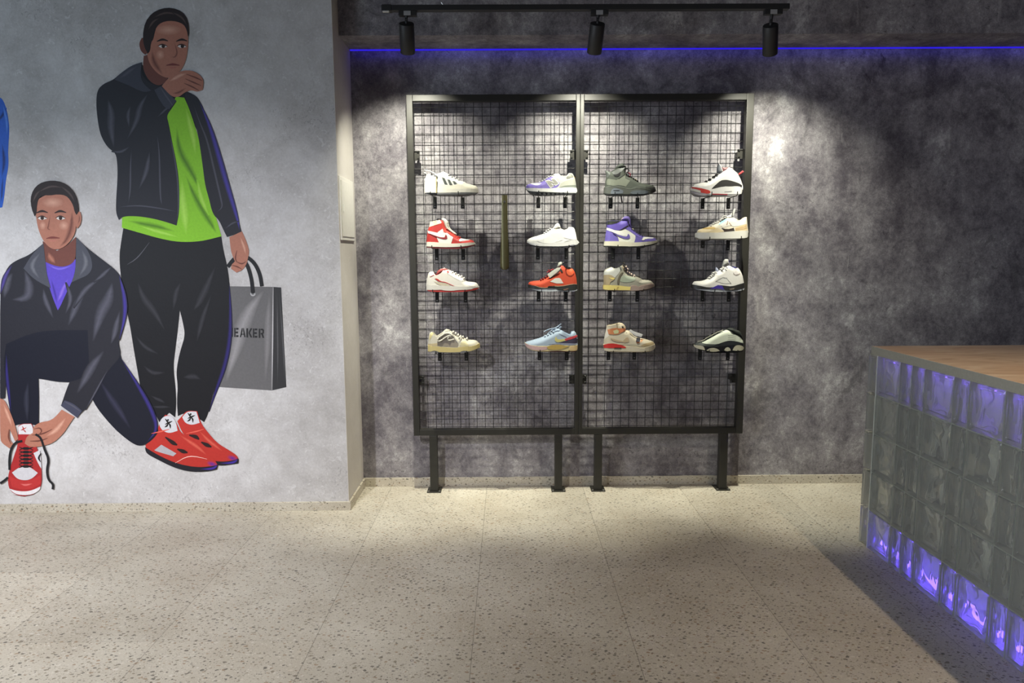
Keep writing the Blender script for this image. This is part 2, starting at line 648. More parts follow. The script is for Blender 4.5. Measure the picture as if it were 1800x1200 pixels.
# ------------------------------------------------------------------ display racks
def rack(name, xa, xb, wl, wr, legs, label, x_first):
    root = thing(name, label, 'display rack', ((xa + xb) / 2, Y_RACK + 0.02, 0.0), 'wire mesh display racks')
    y0, y1 = Y_RACK, Y_RACK + 0.04
    zt, zb = 2.3585, 0.3544
    f = MB()
    f.bbox(xa, xa + wl, y0, y1, zb, zt, 0.0025)
    f.bbox(xb - wr, xb, y0, y1, zb, zt, 0.0025)
    f.bbox(xa + wl, xb - wr, y0 + 0.0003, y1 - 0.0003, zt - 0.037, zt - 0.0003, 0.0025)
    f.bbox(xa + wl, xb - wr, y0 + 0.0003, y1 - 0.0003, zb + 0.0003, zb + 0.038, 0.0025)
    f.build('frame', M_BLACK, root)
    w = MB()
    x = x_first
    while x < xb - 0.012:
        w.tube([(x, Y_MESH, zb + 0.012), (x, Y_MESH, zt - 0.012)], 0.0019, 6)
        x += 0.05
    z = zt - 0.062
    while z > zb + 0.02:
        w.tube([(xa + 0.012, Y_MESH + 0.0034, z), (xb - 0.012, Y_MESH + 0.0034, z)], 0.0019, 6)
        z -= 0.05
    w.build('wire_mesh', M_WIRE, root)
    for lx, lw in legs:
        g = MB()
        g.bbox(lx - lw / 2, lx + lw / 2, Y_RACK + 0.001, Y_RACK + 0.048, 0.006, zb, 0.003)
        lo = g.build('leg', M_BLACK, root)
        lo['_o'] = root['_o']
        p = MB()
        p.bbox(lx - 0.043, lx + 0.043, Y_RACK - 0.018, Y_RACK + 0.082, 0.0, 0.006, 0.001)
        fp = p.build('foot_plate', M_BLACK, lo)
        for sx in (-0.033, 0.033):
            q = MB()
            q.lathe([(0.0065, 0), (0.0065, 0.004), (0.003, 0.0055)], (lx + sx, Y_RACK - 0.006, 0.006), (0, 0, 1), 10)
            q.build('anchor_bolt', M_STEEL, lo)
    for sx, xx in ((1, xa + wl), (-1, xb - wr)):
        for zc in (2.025, 0.688):
            g = MB()
            xm = xx + sx * 0.014
            g.bbox(min(xx - sx * 0.012, xx + sx * 0.030), max(xx - sx * 0.012, xx + sx * 0.030), Y_MESH + 0.006, Y_MESH + 0.010, zc - 0.028, zc + 0.028, 0.001)
            g.bbox(xm - 0.007, xm + 0.007, Y_MESH + 0.010, Y_BACK, zc - 0.016, zc + 0.016, 0.001)
            cl = g.build('wall_clip', M_BLACK, root)
            cl['_o'] = root['_o']
            for dz in (-0.019, 0.019):
                g = MB()
                g.lathe([(0.0055, 0), (0.0055, 0.005), (0.003, 0.007)], (xx + sx * 0.021, Y_MESH + 0.006, zc + dz), (0, -1, 0), 10)
                g.build('screw', M_DEEP, cl)
    return root


xf = at(752.7, 740, Y_MESH).x
while xf - 0.05 > -0.555:
    xf -= 0.05
rack('display_rack', -0.5782, 0.4236, 0.036, 0.0235, ((-0.461, 0.048), (0.303, 0.046)), 'black wire mesh rack nearest the painted wall, shoehorn hanging in it', xf)
xf2 = at(1077, 700, Y_MESH).x
while xf2 - 0.05 > 0.44:
    xf2 -= 0.05
rack('display_rack', 0.4244, 1.4262, 0.0225, 0.042, ((0.547, 0.047), (1.315, 0.049)), 'black wire mesh rack on the counter side, without a shoehorn', xf2)

# ------------------------------------------------------------------ shoehorn on its hook
hx = -0.016
root = thing('shoehorn', 'long olive metal shoehorn hanging on the mesh', 'shoehorn', (hx, 4.19, 1.356))
b = MB()
prof = [(1.7897, 0.0150, 0.004), (1.786, 0.0165, 0.004), (1.70, 0.0175, 0.005), (1.62, 0.0190, 0.006), (1.54, 0.0215, 0.009), (1.47, 0.0245, 0.012), (1.41, 0.0262, 0.014), (1.375, 0.0262, 0.015), (1.362, 0.022, 0.013), (1.356, 0.012, 0.010)]
nv = 13
vs, fs = [], []
for z, w_, cv in prof:
    for side in (0, 1):
        for k in range(nv):
            u = -1 + 2 * k / (nv - 1)
            y = 4.176 + cv * u * u + side * 0.0022
            vs.append((hx - (1.79 - z) * 0.006 + w_ * u, y, z))
for i in range(len(prof) - 1):
    for k in range(nv - 1):
        a, c_ = i * 2 * nv + k, (i + 1) * 2 * nv + k
        fs.append((a, a + 1, c_ + 1, c_))
        fs.append((a + nv, c_ + nv, c_ + nv + 1, a + nv + 1))
    for k in (0, nv - 1):
        a, c_ = i * 2 * nv + k, (i + 1) * 2 * nv + k
        fs.append((a, c_, c_ + nv, a + nv))
for i in (0, len(prof) - 1):
    for k in range(nv - 1):
        a = i * 2 * nv + k
        fs.append((a, a + 1, a + nv + 1, a + nv))
b.add(vs, fs)
b.build('blade', mat((92, 88, 62), 0.35, 0.7, 0.5, 0.05), root, True)
b = MB()
b.lathe([(0.004, 0), (0.0058, 0.001), (0.0058, 0.002)], (hx, 4.1775, 1.752), (0, -1, 0), 12)
b.build('eyelet', M_STEEL, root, True)
b = MB()
b.tube([(hx, Y_MESH - 0.002, 1.742), (hx, 4.195, 1.742), (hx, 4.166, 1.745), (hx, 4.164, 1.756)], 0.0022, 8)
o = b.build('hook', M_BLACK, None, True, origin=(hx, Y_MESH, 1.742))
tag(o, 'small black hook carrying the olive shoehorn', 'hook')

# ------------------------------------------------------------------ track with three spotlights
YT = 3.68
pl, pr_ = at(671, 12, YT), at(1386, 16, YT)
zr = (pl.z + pr_.z) / 2
root = thing('track_rail', 'long black lighting track hung under the ceiling before the beam', 'light track', ((pl.x + pr_.x) / 2, YT, zr))
b = MB()
b.bbox(pl.x, pr_.x, YT - 0.018, YT + 0.018, zr - 0.013, zr + 0.013, 0.002)
b.build('rail', M_CAN, root)
b = MB()
b.bbox(pl.x + 0.004, pl.x + 0.05, YT - 0.020, YT + 0.020, zr - 0.0155, zr + 0.015, 0.002)
b.build('end_feed', M_CAN, root)
b = MB()
b.bbox(pl.x + 0.006, pl.x + 0.038, YT - 0.021, YT - 0.006, zr - 0.021, zr - 0.0155, 0.001)
b.build('feed_clip', mat((190, 190, 188), 0.5), root)
for px in (775, 1280):
    x = at(px, 4, YT).x
    b = MB()
    b.tube([(x - 0.014, YT, zr + 0.013), (x, YT, zr + 0.03), (x, YT, Z_CEIL)], 0.0012, 6)
    b.tube([(x + 0.014, YT, zr + 0.013), (x, YT, zr + 0.03)], 0.0012, 6)
    b.build('hanger_wire', M_STEEL, root)

SPOTS = []


def spotlight(tx, ty, bx, by, label):
    """tx,ty / bx,by: pixel of the middle of the can's upper and lower end; the can leans to the wall"""
    top = at(tx, ty, YT + 0.004)
    Lz = 0.148
    bot = at(bx, by, YT + 0.086)
    ax = (bot - top).normalized()
    root = thing('spotlight', label, 'spotlight', (top.x, YT, zr - 0.013), 'track spotlights')
    L = (bot - top).length
    c = MB()
    c.lathe([(0.030, 0.0), (0.0362, 0.0008), (0.0375, 0.003), (0.0375, L - 0.002), (0.0365, L), (0.0325, L), (0.0315, L - 0.02), (0.030, L - 0.03)], top, ax, 40)
    c.build('can', M_CAN, root, True)
    c = MB()
    c.lathe([(0.0001, L - 0.0262), (0.0295, L - 0.0262), (0.0295, L - 0.0242), (0.0001, L - 0.0242)], top, ax, 32)
    c.build('lens', emit('lamp_lens', (1.0, 0.93, 0.74), 6.0), root, True)
    j = MB()
    x0 = top.x
    j.tube([(x0 + 0.002, YT - 0.002, zr - 0.036), (x0, YT, top.z + 0.018), tuple(top + ax * 0.004)], [0.0085, 0.0075, 0.0065], 12)
    j.lathe([(0.010, -0.006), (0.010, 0.006)], (x0, YT, top.z + 0.017), (1, 0, 0), 14)
    j.build('swivel_joint', M_CAN, root, True)
    a = MB()
    a.bbox(x0 - 0.036, x0 + 0.052, YT - 0.016, YT + 0.016, zr - 0.036, zr - 0.013, 0.002)
    a.build('adapter', M_CAN, root)
    s = MB()
    s.box(x0 - 0.010, x0 + 0.024, YT - 0.0166, YT - 0.0158, zr - 0.037, zr - 0.0155)
    s.build('sticker', mat((150, 150, 150), 0.5), root)
    SPOTS.append((top + ax * (L - 0.012), ax))


spotlight(714.5, 41, 717, 93, 'black can spotlight at the painted wall end of the track')
spotlight(1050.5, 41, 1044.5, 93, 'black can spotlight mid-track, its can leaning sideways')
spotlight(1354.5, 44, 1353.5, 95, 'black can spotlight at the counter end of the track')

# ------------------------------------------------------------------ electrical panel
root = thing('electrical_panel', 'white flat electrical panel door on the narrow return wall', 'electrical panel', (X_RET, 4.07, 1.53))
b = MB()
b.bbox(X_RET, X_RET + 0.008, 3.905, 4.235, 1.53, 1.875, 0.0015)
b.build('panel_frame', M_WHITE_PAINT, root)
b = MB()
b.bbox(X_RET + 0.008, X_RET + 0.0115, 3.925, 4.215, 1.55, 1.855, 0.001)
d = b.build('door', M_WHITE_PAINT, root)
d['_o'] = root['_o']
b = MB()
b.bbox(X_RET + 0.0115, X_RET + 0.0155, 3.945, 3.957, 1.685, 1.725, 0.001)
b.build('latch', mat((235, 235, 230), 0.4), d)

# ------------------------------------------------------------------ glass block counter
CX = 1.762                       # outer face of the long glass wall
root = thing('service_counter', 'glass block service counter with wooden top and blue glow', 'counter', (CX + 0.45, 2.2, 0.0))
b = MB()
b.bbox(1.743, 2.90, 0.75, 3.335, 0.9605, 1.0, 0.0015)
b.build('worktop', M_WOOD, root)
M_EDGE = mat((136, 134, 122), 0.5, 0, 0.4, 0.06, 90)
b = MB()
b.box(1.7424, 1.7436, 0.75, 3.3354, 0.9608, 0.9992)
b.box(1.7424, 2.90, 3.3346, 3.3358, 0.9608, 0.9992)
b.build('edge_band', M_EDGE, root)
b = MB()
b.box(1.935, 1.955, 0.85, 3.305, 0.0, 0.9605)
b.box(1.955, 2.80, 3.285, 3.305, 0.0, 0.9605)
b.build('inner_panel', mat((206, 208, 198), 0.6), root)
def m_joint():
    t = NT('glassy_joint')
    d = t.n('ShaderNodeBsdfDiffuse')
    pos = t.n('ShaderNodeNewGeometry').outputs['Position']
    t.l(t.ramp(t.noise(pos, 60.0), [(0.3, lin((150, 154, 142))), (0.7, lin((176, 180, 168)))]), d.inputs[0])
    r = t.n('ShaderNodeBsdfTranslucent')
    r.inputs[0].default_value = (*lin((190, 194, 182)), 1)
    m_ = t.n('ShaderNodeMixShader')
    m_.inputs[0].default_value = 0.5
    t.l(d.outputs[0], m_.inputs[1])
    t.l(r.outputs[0], m_.inputs[2])
    t.l(m_.outputs[0], t.out.inputs[0])
    return t.m


M_JOINT = m_joint()
ROWH = 0.1916


def block_mesh(w, h, d, seed):
    """a glass block: flat rim, raised shoulder and a wavy window front and back; axis x is its depth"""
    rng = random.Random(seed)
    ph = [rng.uniform(0, 6.28) for _ in range(6)]
    nu, nv_ = (16, 16) if w > 0.12 else (10, 16)
    rim = 0.017
    us = [0, 0.004, rim, rim + 0.003] + [rim + 0.003 + (w - 2 * rim - 0.006) * k / nu for k in range(1, nu)] + [w - rim - 0.003, w - rim, w - 0.004, w]
    vs_ = [0, 0.004, rim, rim + 0.003] + [rim + 0.003 + (h - 2 * rim - 0.006) * k / nv_ for k in range(1, nv_)] + [h - rim - 0.003, h - rim, h - 0.004, h]
    V, Fc = [], []
    nU, nV = len(us), len(vs_)

    def depth(u, v, s):
        e = min(u, v, w - u, h - v)
        if e < 0.0041:
            return 0.0035 * (1 - e / 0.004)
        if e <= rim + 1e-6:
            return 0.0
        if e <= rim + 0.0031:
            return 0.0035
        cu, cv = u / w - 0.5, v / h - 0.5
        q = math.sin(7.0 * cu + 4.5 * math.sin(3.1 * cv + ph[0] + s) + ph[1]) + 0.7 * math.sin(9.5 * cv + 3.2 * math.sin(4 * cu + ph[2]) + ph[3] + s)
        k = min(1.0, (e - rim - 0.003) / 0.02)
        return 0.0035 + 0.0034 * k * q
    for s in (0, 1):
        for v in vs_:
            for u in us:
                dd = depth(u, v, s * 2.1)
                V.append((dd if s == 0 else d - dd, -u, v))
    n = nU * nV
    for j in range(nV - 1):
        for i in range(nU - 1):
            a = j * nU + i
            Fc.append((a, a + 1, a + 1 + nU, a + nU))
            a += n
            Fc.append((a, a + nU, a + 1 + nU, a + 1))
    loop = list(range(nU)) + [j * nU + nU - 1 for j in range(1, nV)] + [(nV - 1) * nU + i for i in range(nU - 2, -1, -1)] + [j * nU for j in range(nV - 2, 0, -1)]
    # sides drawn in towards the middle, as on pressed glass blocks
    mid1, mid2 = len(V), len(V) + len(loop)
    for off in (0.3, 0.7):
        for k in loop:
            x, y, z = V[k]
            cu, cv = -y - w / 2, z - h / 2
            V.append((d * off, -(w / 2 + cu * (1 - 0.006 / (w / 2))), h / 2 + cv * (1 - 0.006 / (h / 2))))
    m_ = len(loop)
    for k in range(m_):
        k2 = (k + 1) % m_
        Fc.append((loop[k], mid1 + k, mid1 + k2, loop[k2]))
        Fc.append((mid1 + k, mid2 + k, mid2 + k2, mid1 + k2))
        Fc.append((mid2 + k, n + loop[k], n + loop[k2], mid2 + k2))
    return V, Fc


MESHES = {}


def block_data(w, h, d, seed):
    k = (w, seed)
    if k not in MESHES:
        V, Fc = block_mesh(w, h, d, seed)
        me = bpy.data.meshes.new('glass_block')
        me.from_pydata(V, [], Fc)
        bm = bmesh.new()
        bm.from_mesh(me)
        bmesh.ops.recalc_face_normals(bm, faces=bm.faces[:])
        bm.to_mesh(me)
        bm.free()
        me.polygons.foreach_set('use_smooth', [True] * len(me.polygons))
        me.set_sharp_from_angle(angle=math.radians(35))
        me.materials.append(M_GLASS)
        MESHES[k] = me
    return MESHES[k]


def place_block(w, seed, x, y, z, rotz=0.0):
    ob = bpy.data.objects.new('glass_block', block_data(w, 0.187, 0.08, seed))
    COL.objects.link(ob)
    ob.parent = root
    ob.location = Vector((x, y, z)) - Vector(root['_o'])
    ob.rotation_euler = (0, 0, rotz)


seq = 'FhhFhFhhFhFhhFh'
joints = MB()
y = 3.313
col_y = []
for k, c_ in enumerate(seq):
    w = 0.19 if c_ == 'F' else 0.09
    for r in range(5):
        place_block(w, (k * 3 + r) % 4, CX, y, 0.002 + r * ROWH)
    col_y.append((y, w))
    y -= w + 0.005
    joints.box(CX + 0.004, CX + 0.076, y, y + 0.005, 0.0, 0.958)
y_end = y
for r in range(1, 5):
    z = r * ROWH - 0.0028
    joints.box(CX + 0.0034, CX + 0.0766, y_end + 0.005, 3.313, z, z + 0.0048)
joints.build('mortar_joint', M_JOINT, root)
# the short wall, running along the far end; only its block ends show
for k in range(4):
    x = CX + 0.19 + k * 0.195
    for r in range(5):
        # depth axis turned along -y, width along x
        place_block(0.19, (k + r) % 4, x, 3.396, 0.002 + r * ROWH, -PI / 2)
b = MB()
b.box(CX - 0.0004, CX + 0.078, 3.3134, 3.3156, 0.0, 0.958)
b.build('corner_joint', mat((205, 208, 198), 0.4), root)
yy = 3.27
rs = random.Random(3)
while yy > 0.9:  # unseen slats, added so the wavy glass has stripes to refract
    b = MB()
    dd = rs.choice((0.006, 0.010, 0.014))
    xx = rs.uniform(1.885, 1.915)
    b.box(xx, 1.935, yy - dd, yy, ROWH + 0.004, 4 * ROWH - 0.004)
    b.build('refraction_slat', mat(rs.choice(((40, 42, 40), (66, 68, 62), (232, 234, 226))), 0.6), root)
    yy -= dd + rs.uniform(0.030, 0.062)
b = MB()
for z in (ROWH, 4 * ROWH):  # unseen shelves, added to keep each LED glow inside its block row
    b.box(CX + 0.081, 1.935, 0.9, 3.305, z - 0.003, z + 0.003)
b.build('glow_divider', mat((206, 208, 198), 0.6), root)
b = MB()
b.box(1.868, 1.878, 0.9, 3.295, 0.944, 0.9525)
ob = b.build('led_strip', emit('counter_led_upper', (0.12, 0.055, 1.0), 12.0), root)
tag(ob, 'violet blue LED line under the wooden top')
b = MB()
b.box(1.862, 1.876, 0.9, 3.295, 0.020, 0.032)
ob = b.build('led_strip', emit('counter_led_lower', (0.10, 0.05, 1.0), 14.0), root)
tag(ob, 'bright violet LED line behind the lowest glass blocks')

# ------------------------------------------------------------------ the painted wall: plain, anonymous figures printed on the wallpaper
ORG = {1: (0, 0), 2: (0, 300), 3: (0, 600)}


def cp(k, pts):
    ox, oy = ORG[k]
    return [(ox + x / 2.857, oy + y / 2.857) for x, y in pts]


class Ink:
    """flat print: polygons lying on the wall in thin layers, each with its own ink"""

    def __init__(self, base=0.0):
        self.v, self.f, self.c = [], [], []
        self.step = base

    def _pt(self, p, lv):
        q = at(p[0], p[1], Y_MURAL - 0.0006 - 0.0004 * lv - self.step)
        return tuple(q)

    def fill(self, poly, rgb, lv=0, it=2, keep=55):
        self.step += 0.00002
        poly = chaikin(poly, it, True, keep)
        pts = [self._pt(p, lv) for p in poly]
        tri = geometry.tessellate_polygon([[Vector((p[0], p[1], 0)) for p in poly]])
        b = len(self.v)
        self.v += pts
        self.c += [lin(rgb)] * len(pts)
        self.f += [tuple(b + i for i in t) for t in tri]

    def stroke(self, line, w, hi, base=None, lv=1, it=2):
        self.step += 0.00002
        """brush stroke, hi in its middle, fading to base at its edges; w: widest width in px"""
        line = chaikin(line, it, False, 180)
        n = len(line)
        b = len(self.v)
        for i, p in enumerate(line):
            a = Vector(line[max(i - 1, 0)])
            c = Vector(line[min(i + 1, n - 1)])
            d = (c - a)
            d = Vector((-d.y, d.x)).normalized()
            k = math.sin(PI * (i + 0.25) / (n - 0.5)) ** 0.6
            ww = w * max(0.08, k) / 2
            for s in (-1, 0, 1):
                q = Vector(p) + d * ww * s
                self.v.append(self._pt(q, lv))
                if base is None:
                    self.c.append(lin(hi))
                else:
                    self.c.append(lin(hi if (s == 0 and 0 < i < n - 1) else base))
        for i in range(n - 1):
            for s in (0, 1):
                q = b + i * 3 + s
                self.f.append((q, q + 1, q + 4, q + 3))

    def blob(self, c, rx, ry, hi, base, lv=1, rot=0.0):
        self.step += 0.00002
        b = len(self.v)
        n = 20
        self.v.append(self._pt(c, lv))
        self.c.append(lin(hi))
        for k in range(n):
            a = 2 * PI * k / n
            x, y = rx * math.cos(a), ry * math.sin(a)
            self.v.append(self._pt((c[0] + x * math.cos(rot) - y * math.sin(rot), c[1] + x * math.sin(rot) + y * math.cos(rot)), lv))
            self.c.append(lin(base))
        for k in range(n):
            self.f.append((b, b + 1 + k, b + 1 + (k + 1) % n))

    def build(self, name, parent):
        o = Vector(parent['_o'])
        me = bpy.data.meshes.new(name)
        me.from_pydata([Vector(q) - o for q in self.v], [], self.f)
        a = me.attributes.new('ink', 'FLOAT_COLOR', 'POINT')
        for i, c in enumerate(self.c):
            a.data[i].color = (*c, 1)
        me.materials.append(M_MURAL)
        bm = bmesh.new()
        bm.from_mesh(me)
        for f in bm.faces:
            if f.normal.y > 0:
                f.normal_flip()
        bm.to_mesh(me)
        bm.free()
        ob = bpy.data.objects.new(name, me)
        COL.objects.link(ob)
        ob.parent = parent
        return ob


SK, SKD, SKL = (176, 118, 98), (112, 66, 56), (214, 164, 142)
JK, JKH, JKB = (37, 37, 45), (84, 84, 96), (50, 42, 128)
TR, TRH = (19, 19, 24), (52, 52, 58)
HR = (42, 32, 32)
yb = Y_MURAL - 0.002


def wall_pt(px, py):
    p = at(px, py, Y_MURAL)
    return (p.x, yb, p.z)


# ---- standing figure
fig = thing('painted_figure', 'painted standing man in dark jacket, lime shirt and red sneakers', 'mural figure', wall_pt(330, 825))
k = Ink(0.0012)
k.fill(cp(2, [(622, 270), (700, 300), (800, 330), (900, 350), (1000, 347), (1110, 320), (1122, 400), (1142, 480), (1155, 580), (1158, 800), (1150, 930), (1120, 980), (1090, 1060), (1070, 1120), (1055, 1180), (1042, 1230), (1025, 1262), (985, 1235), (925, 1215), (893, 1232), (888, 1160), (893, 1080), (885, 1020), (893, 955), (908, 895), (930, 825), (918, 760), (903, 700), (893, 800), (880, 900), (870, 985), (882, 1090), (886, 1170), (880, 1238), (850, 1215), (800, 1262), (770, 1200), (730, 1165), (708, 1110), (700, 1060), (690, 1000), (672, 900), (655, 790), (640, 720), (620, 620), (605, 520), (599, 430), (606, 370)]), TR, 0)
k.stroke(cp(2, [(1150, 560), (1158, 700), (1155, 850), (1128, 985), (1085, 1100), (1050, 1210)]), 9, (46, 38, 110), TR, 1)
for ln, w in (([(690, 560), (720, 640), (770, 700), (830, 800)], 14), ([(905, 560), (880, 620), (872, 700)], 10), ([(1080, 480), (1040, 580), (1000, 660), (975, 700)], 14),
              ([(680, 830), (730, 890), (800, 920)], 8), ([(920, 1040), (965, 1030), (1010, 1045)], 12), ([(755, 1130), (800, 1150), (830, 1165)], 7), ([(760, 1185), (810, 1186), (860, 1185)], 6), ([(1060, 620), (1010, 760), (990, 860)], 10), ([(720, 980), (770, 1020), (830, 1010)], 9)):
    k.stroke(cp(2, ln), w, TRH, TR, 1)
k.stroke(cp(2, [(640, 470), (690, 440), (750, 360)]), 1.6, (90, 90, 98), None, 1)
k.build('trousers', fig)
k = Ink(0.0012)
GR, GRD, GRL = (136, 200, 42), (78, 126, 24), (172, 222, 88)
k.fill(cp(1, [(885, 485), (925, 490), (948, 540), (975, 620), (1000, 700), (1015, 800), (1030, 900), (1055, 1000), (1085, 1090), (1112, 1186), (1010, 1212), (900, 1216), (800, 1197), (700, 1168), (612, 1143), (613, 1080), (760, 1080), (887, 1132), (880, 900), (860, 700), (830, 570)]), GR, 1)
for ln, w, c in (([(885, 640), (900, 760), (960, 860), (1010, 960)], 16, GRD), ([(930, 880), (985, 1000), (1050, 1110), (1090, 1170)], 15, GRD), ([(640, 1110), (760, 1130), (880, 1160)], 12, GRD),
                 ([(930, 540), (965, 660), (985, 780)], 12, GRL), ([(910, 900), (920, 1050), (940, 1180)], 18, GRL), ([(990, 900), (1010, 1000), (1050, 1080)], 9, GRL), ([(700, 1135), (800, 1165), (900, 1190)], 7, GRL)):
    k.stroke(cp(1, ln), w, c, GR, 2)
k.build('shirt', fig)
k = Ink(0.0012)
# jacket: wing behind, body panel, sleeve, collar
k.fill(cp(1, [(712, 322), (698, 380), (750, 440), (830, 510), (868, 540), (885, 505), (925, 505), (962, 600), (992, 660), (970, 560), (940, 462), (880, 445), (800, 420), (740, 360)]), (22, 22, 28), 0.6)
k.fill(cp(1, [(930, 455), (985, 480), (1012, 520), (1040, 590), (1062, 650), (1085, 740), (1110, 830), (1140, 930), (1172, 1010), (1192, 1080), (1214, 1165), (1140, 1190), (1120, 1150), (1100, 1105), (1068, 1075), (1050, 1000), (1030, 930), (1020, 850), (1005, 740), (990, 650), (960, 560), (930, 500)]), JK, 2)
k.stroke(cp(1, [(1000, 510), (1050, 620), (1095, 770), (1140, 930), (1190, 1090), (1205, 1160)]), 11, (70, 60, 160), JK, 3)
k.stroke(cp(1, [(970, 520), (1005, 620), (1040, 700), (1075, 850), (1110, 1000), (1118, 1040), (1090, 1065)]), 5, JKH, JK, 3)
k.stroke(cp(1, [(1130, 1150), (1165, 1120), (1200, 1110)]), 4, JKH, JK, 3)
k.fill(cp(1, [(712, 312), (660, 328), (600, 372), (570, 400), (520, 420), (488, 452), (482, 520), (490, 600), (500, 660), (516, 702), (545, 745), (582, 768), (590, 830), (590, 900), (583, 1000), (582, 1070), (597, 1104), (620, 1085), (690, 1085), (760, 1095), (830, 1113), (887, 1132), (901, 1060), (900, 950), (890, 870), (880, 790), (862, 700), (847, 620), (836, 580), (862, 545), (886, 508), (862, 480), (810, 432), (770, 425), (730, 400), (712, 370)]), JK, 3)
for ln, w in (([(540, 500), (560, 560), (555, 650), (575, 740)], 16), ([(655, 530), (640, 580), (650, 640)], 8), ([(560, 760), (610, 765), (650, 735)], 6), ([(740, 470), (700, 540), (690, 600), (640, 700)], 12),
              ([(660, 745), (655, 850), (655, 950), (645, 1020)], 4.5), ([(788, 670), (800, 760), (803, 900), (806, 1000), (815, 1030)], 4.5), ([(845, 640), (875, 780), (893, 900), (897, 1040), (888, 1110)], 4), ([(590, 1040), (690, 1030), (800, 1045), (890, 1062)], 3.5),
              ([(790, 590), (830, 550), (870, 520)], 5), ([(700, 950), (740, 850), (750, 760)], 10), ([(800, 490), (840, 520), (870, 515)], 4), ([(600, 900), (640, 960)], 7)):
    k.stroke(cp(1, ln), w, JKH, JK, 4)
k.fill(cp(1, [(712, 312), (660, 328), (600, 372), (575, 400), (640, 425), (720, 465), (760, 455), (720, 420), (704, 380)]), (62, 64, 76), 4)
k.stroke(cp(1, [(690, 330), (640, 365), (600, 395)]), 8, JKH, (62, 64, 76), 5)
k.fill(cp(1, [(775, 452), (808, 432), (862, 482), (886, 508), (850, 548), (826, 540), (800, 500)]), (64, 66, 78), 5)
k.stroke(cp(1, [(806, 440), (840, 490), (868, 530)]), 3, JKH, None, 6)
k.build('jacket', fig)
k = Ink(0.0012)
k.fill(cp(1, [(722, 280), (716, 340), (740, 395), (775, 425), (812, 430), (850, 390), (840, 330), (760, 270)]), SKD, 3)
k.fill(cp(1, [(768, 110), (850, 82), (925, 110), (945, 170), (945, 230), (935, 300), (912, 350), (870, 390), (825, 390), (780, 360), (745, 310), (735, 240), (745, 160)]), SK, 4)
k.fill(cp(1, [(735, 190), (712, 190), (698, 215), (705, 255), (728, 275), (745, 260)]), SKD, 4)
k.stroke(cp(1, [(760, 250), (775, 320), (820, 375)]), 12, SKD, SK, 5)
k.blob(cp(1, [(845, 150)])[0], 24, 10, SKL, SK, 5)
k.blob(cp(1, [(805, 275)])[0], 8, 9, SKL, SK, 5)
k.stroke(cp(1, [(872, 205), (892, 262), (880, 288), (860, 285)]), 4, SKD, SK, 5)
k.stroke(cp(1, [(868, 210), (868, 270)]), 5, SKL, SK, 5)
for ex in (818, 914):
    k.fill(cp(1, [(ex - 22, 232), (ex - 6, 222), (ex + 14, 224), (ex + 22, 234), (ex + 4, 241), (ex - 12, 240)]), (222, 216, 210), 5)
    k.blob(cp(1, [(ex + 2, 232)])[0], 3.1, 3.3, (34, 24, 22), (60, 42, 36), 6)
    k.stroke(cp(1, [(ex - 26, 231), (ex - 4, 220), (ex + 24, 233)]), 2.2, (60, 34, 30), None, 6)
    k.stroke(cp(1, [(ex - 30, 208), (ex - 2, 196), (ex + 26, 206)]), 4, HR, None, 6)
k.stroke(cp(1, [(835, 328), (868, 322), (902, 328)]), 4, (120, 58, 54), None, 6)
k.stroke(cp(1, [(842, 336), (868, 341), (896, 336)]), 3.5, (170, 96, 88), SK, 5)
k.build('head', fig)
k = Ink(0.0012)
k.fill(cp(1, [(742, 270), (724, 235), (716, 180), (728, 112), (762, 66), (810, 42), (862, 38), (915, 58), (944, 100), (950, 165), (944, 185), (938, 150), (922, 122), (888, 108), (850, 104), (812, 112), (786, 134), (776, 168), (770, 196), (758, 214), (754, 255)]), HR, 6, 1)
for ln in ([(770, 90), (830, 60), (900, 75)], [(745, 150), (765, 110), (800, 90)], [(860, 60), (915, 85), (940, 130)]):
    k.stroke(cp(1, ln), 5, (92, 76, 72), HR, 7)
k.build('hair', fig)
k = Ink(0.0012)
k.fill(cp(1, [(812, 432), (850, 386), (905, 356), (960, 352), (1000, 372), (1024, 402), (1018, 450), (990, 462), (960, 452), (930, 462), (898, 488), (862, 486)]), SK, 7)
for ln in ([(935, 372), (985, 390), (1015, 405)], [(930, 395), (975, 415), (1010, 430)], [(925, 418), (965, 435), (1000, 455)]):
    k.stroke(cp(1, ln), 2.6, SKD, None, 8)
k.stroke(cp(1, [(850, 410), (890, 385), (940, 365)]), 8, SKL, SK, 8)
k.stroke(cp(1, [(865, 470), (900, 465), (935, 440)]), 6, SKD, SK, 8)
k.build('hand', fig)
k = Ink(0.0012)
k.fill(cp(2, [(1152, 333), (1215, 304), (1236, 350), (1252, 400), (1247, 432), (1238, 470), (1216, 500), (1187, 511), (1160, 492), (1163, 470), (1180, 455), (1160, 410)]), SK, 5)
for ln in ([(1185, 455), (1215, 470), (1236, 455)], [(1165, 475), (1190, 480), (1215, 495)], [(1190, 400), (1180, 440), (1190, 460)]):
    k.stroke(cp(2, ln), 2.4, SKD, None, 6)
k.stroke(cp(2, [(1205, 330), (1225, 380), (1235, 420)]), 6, SKL, SK, 6)
k.build('hand', fig)
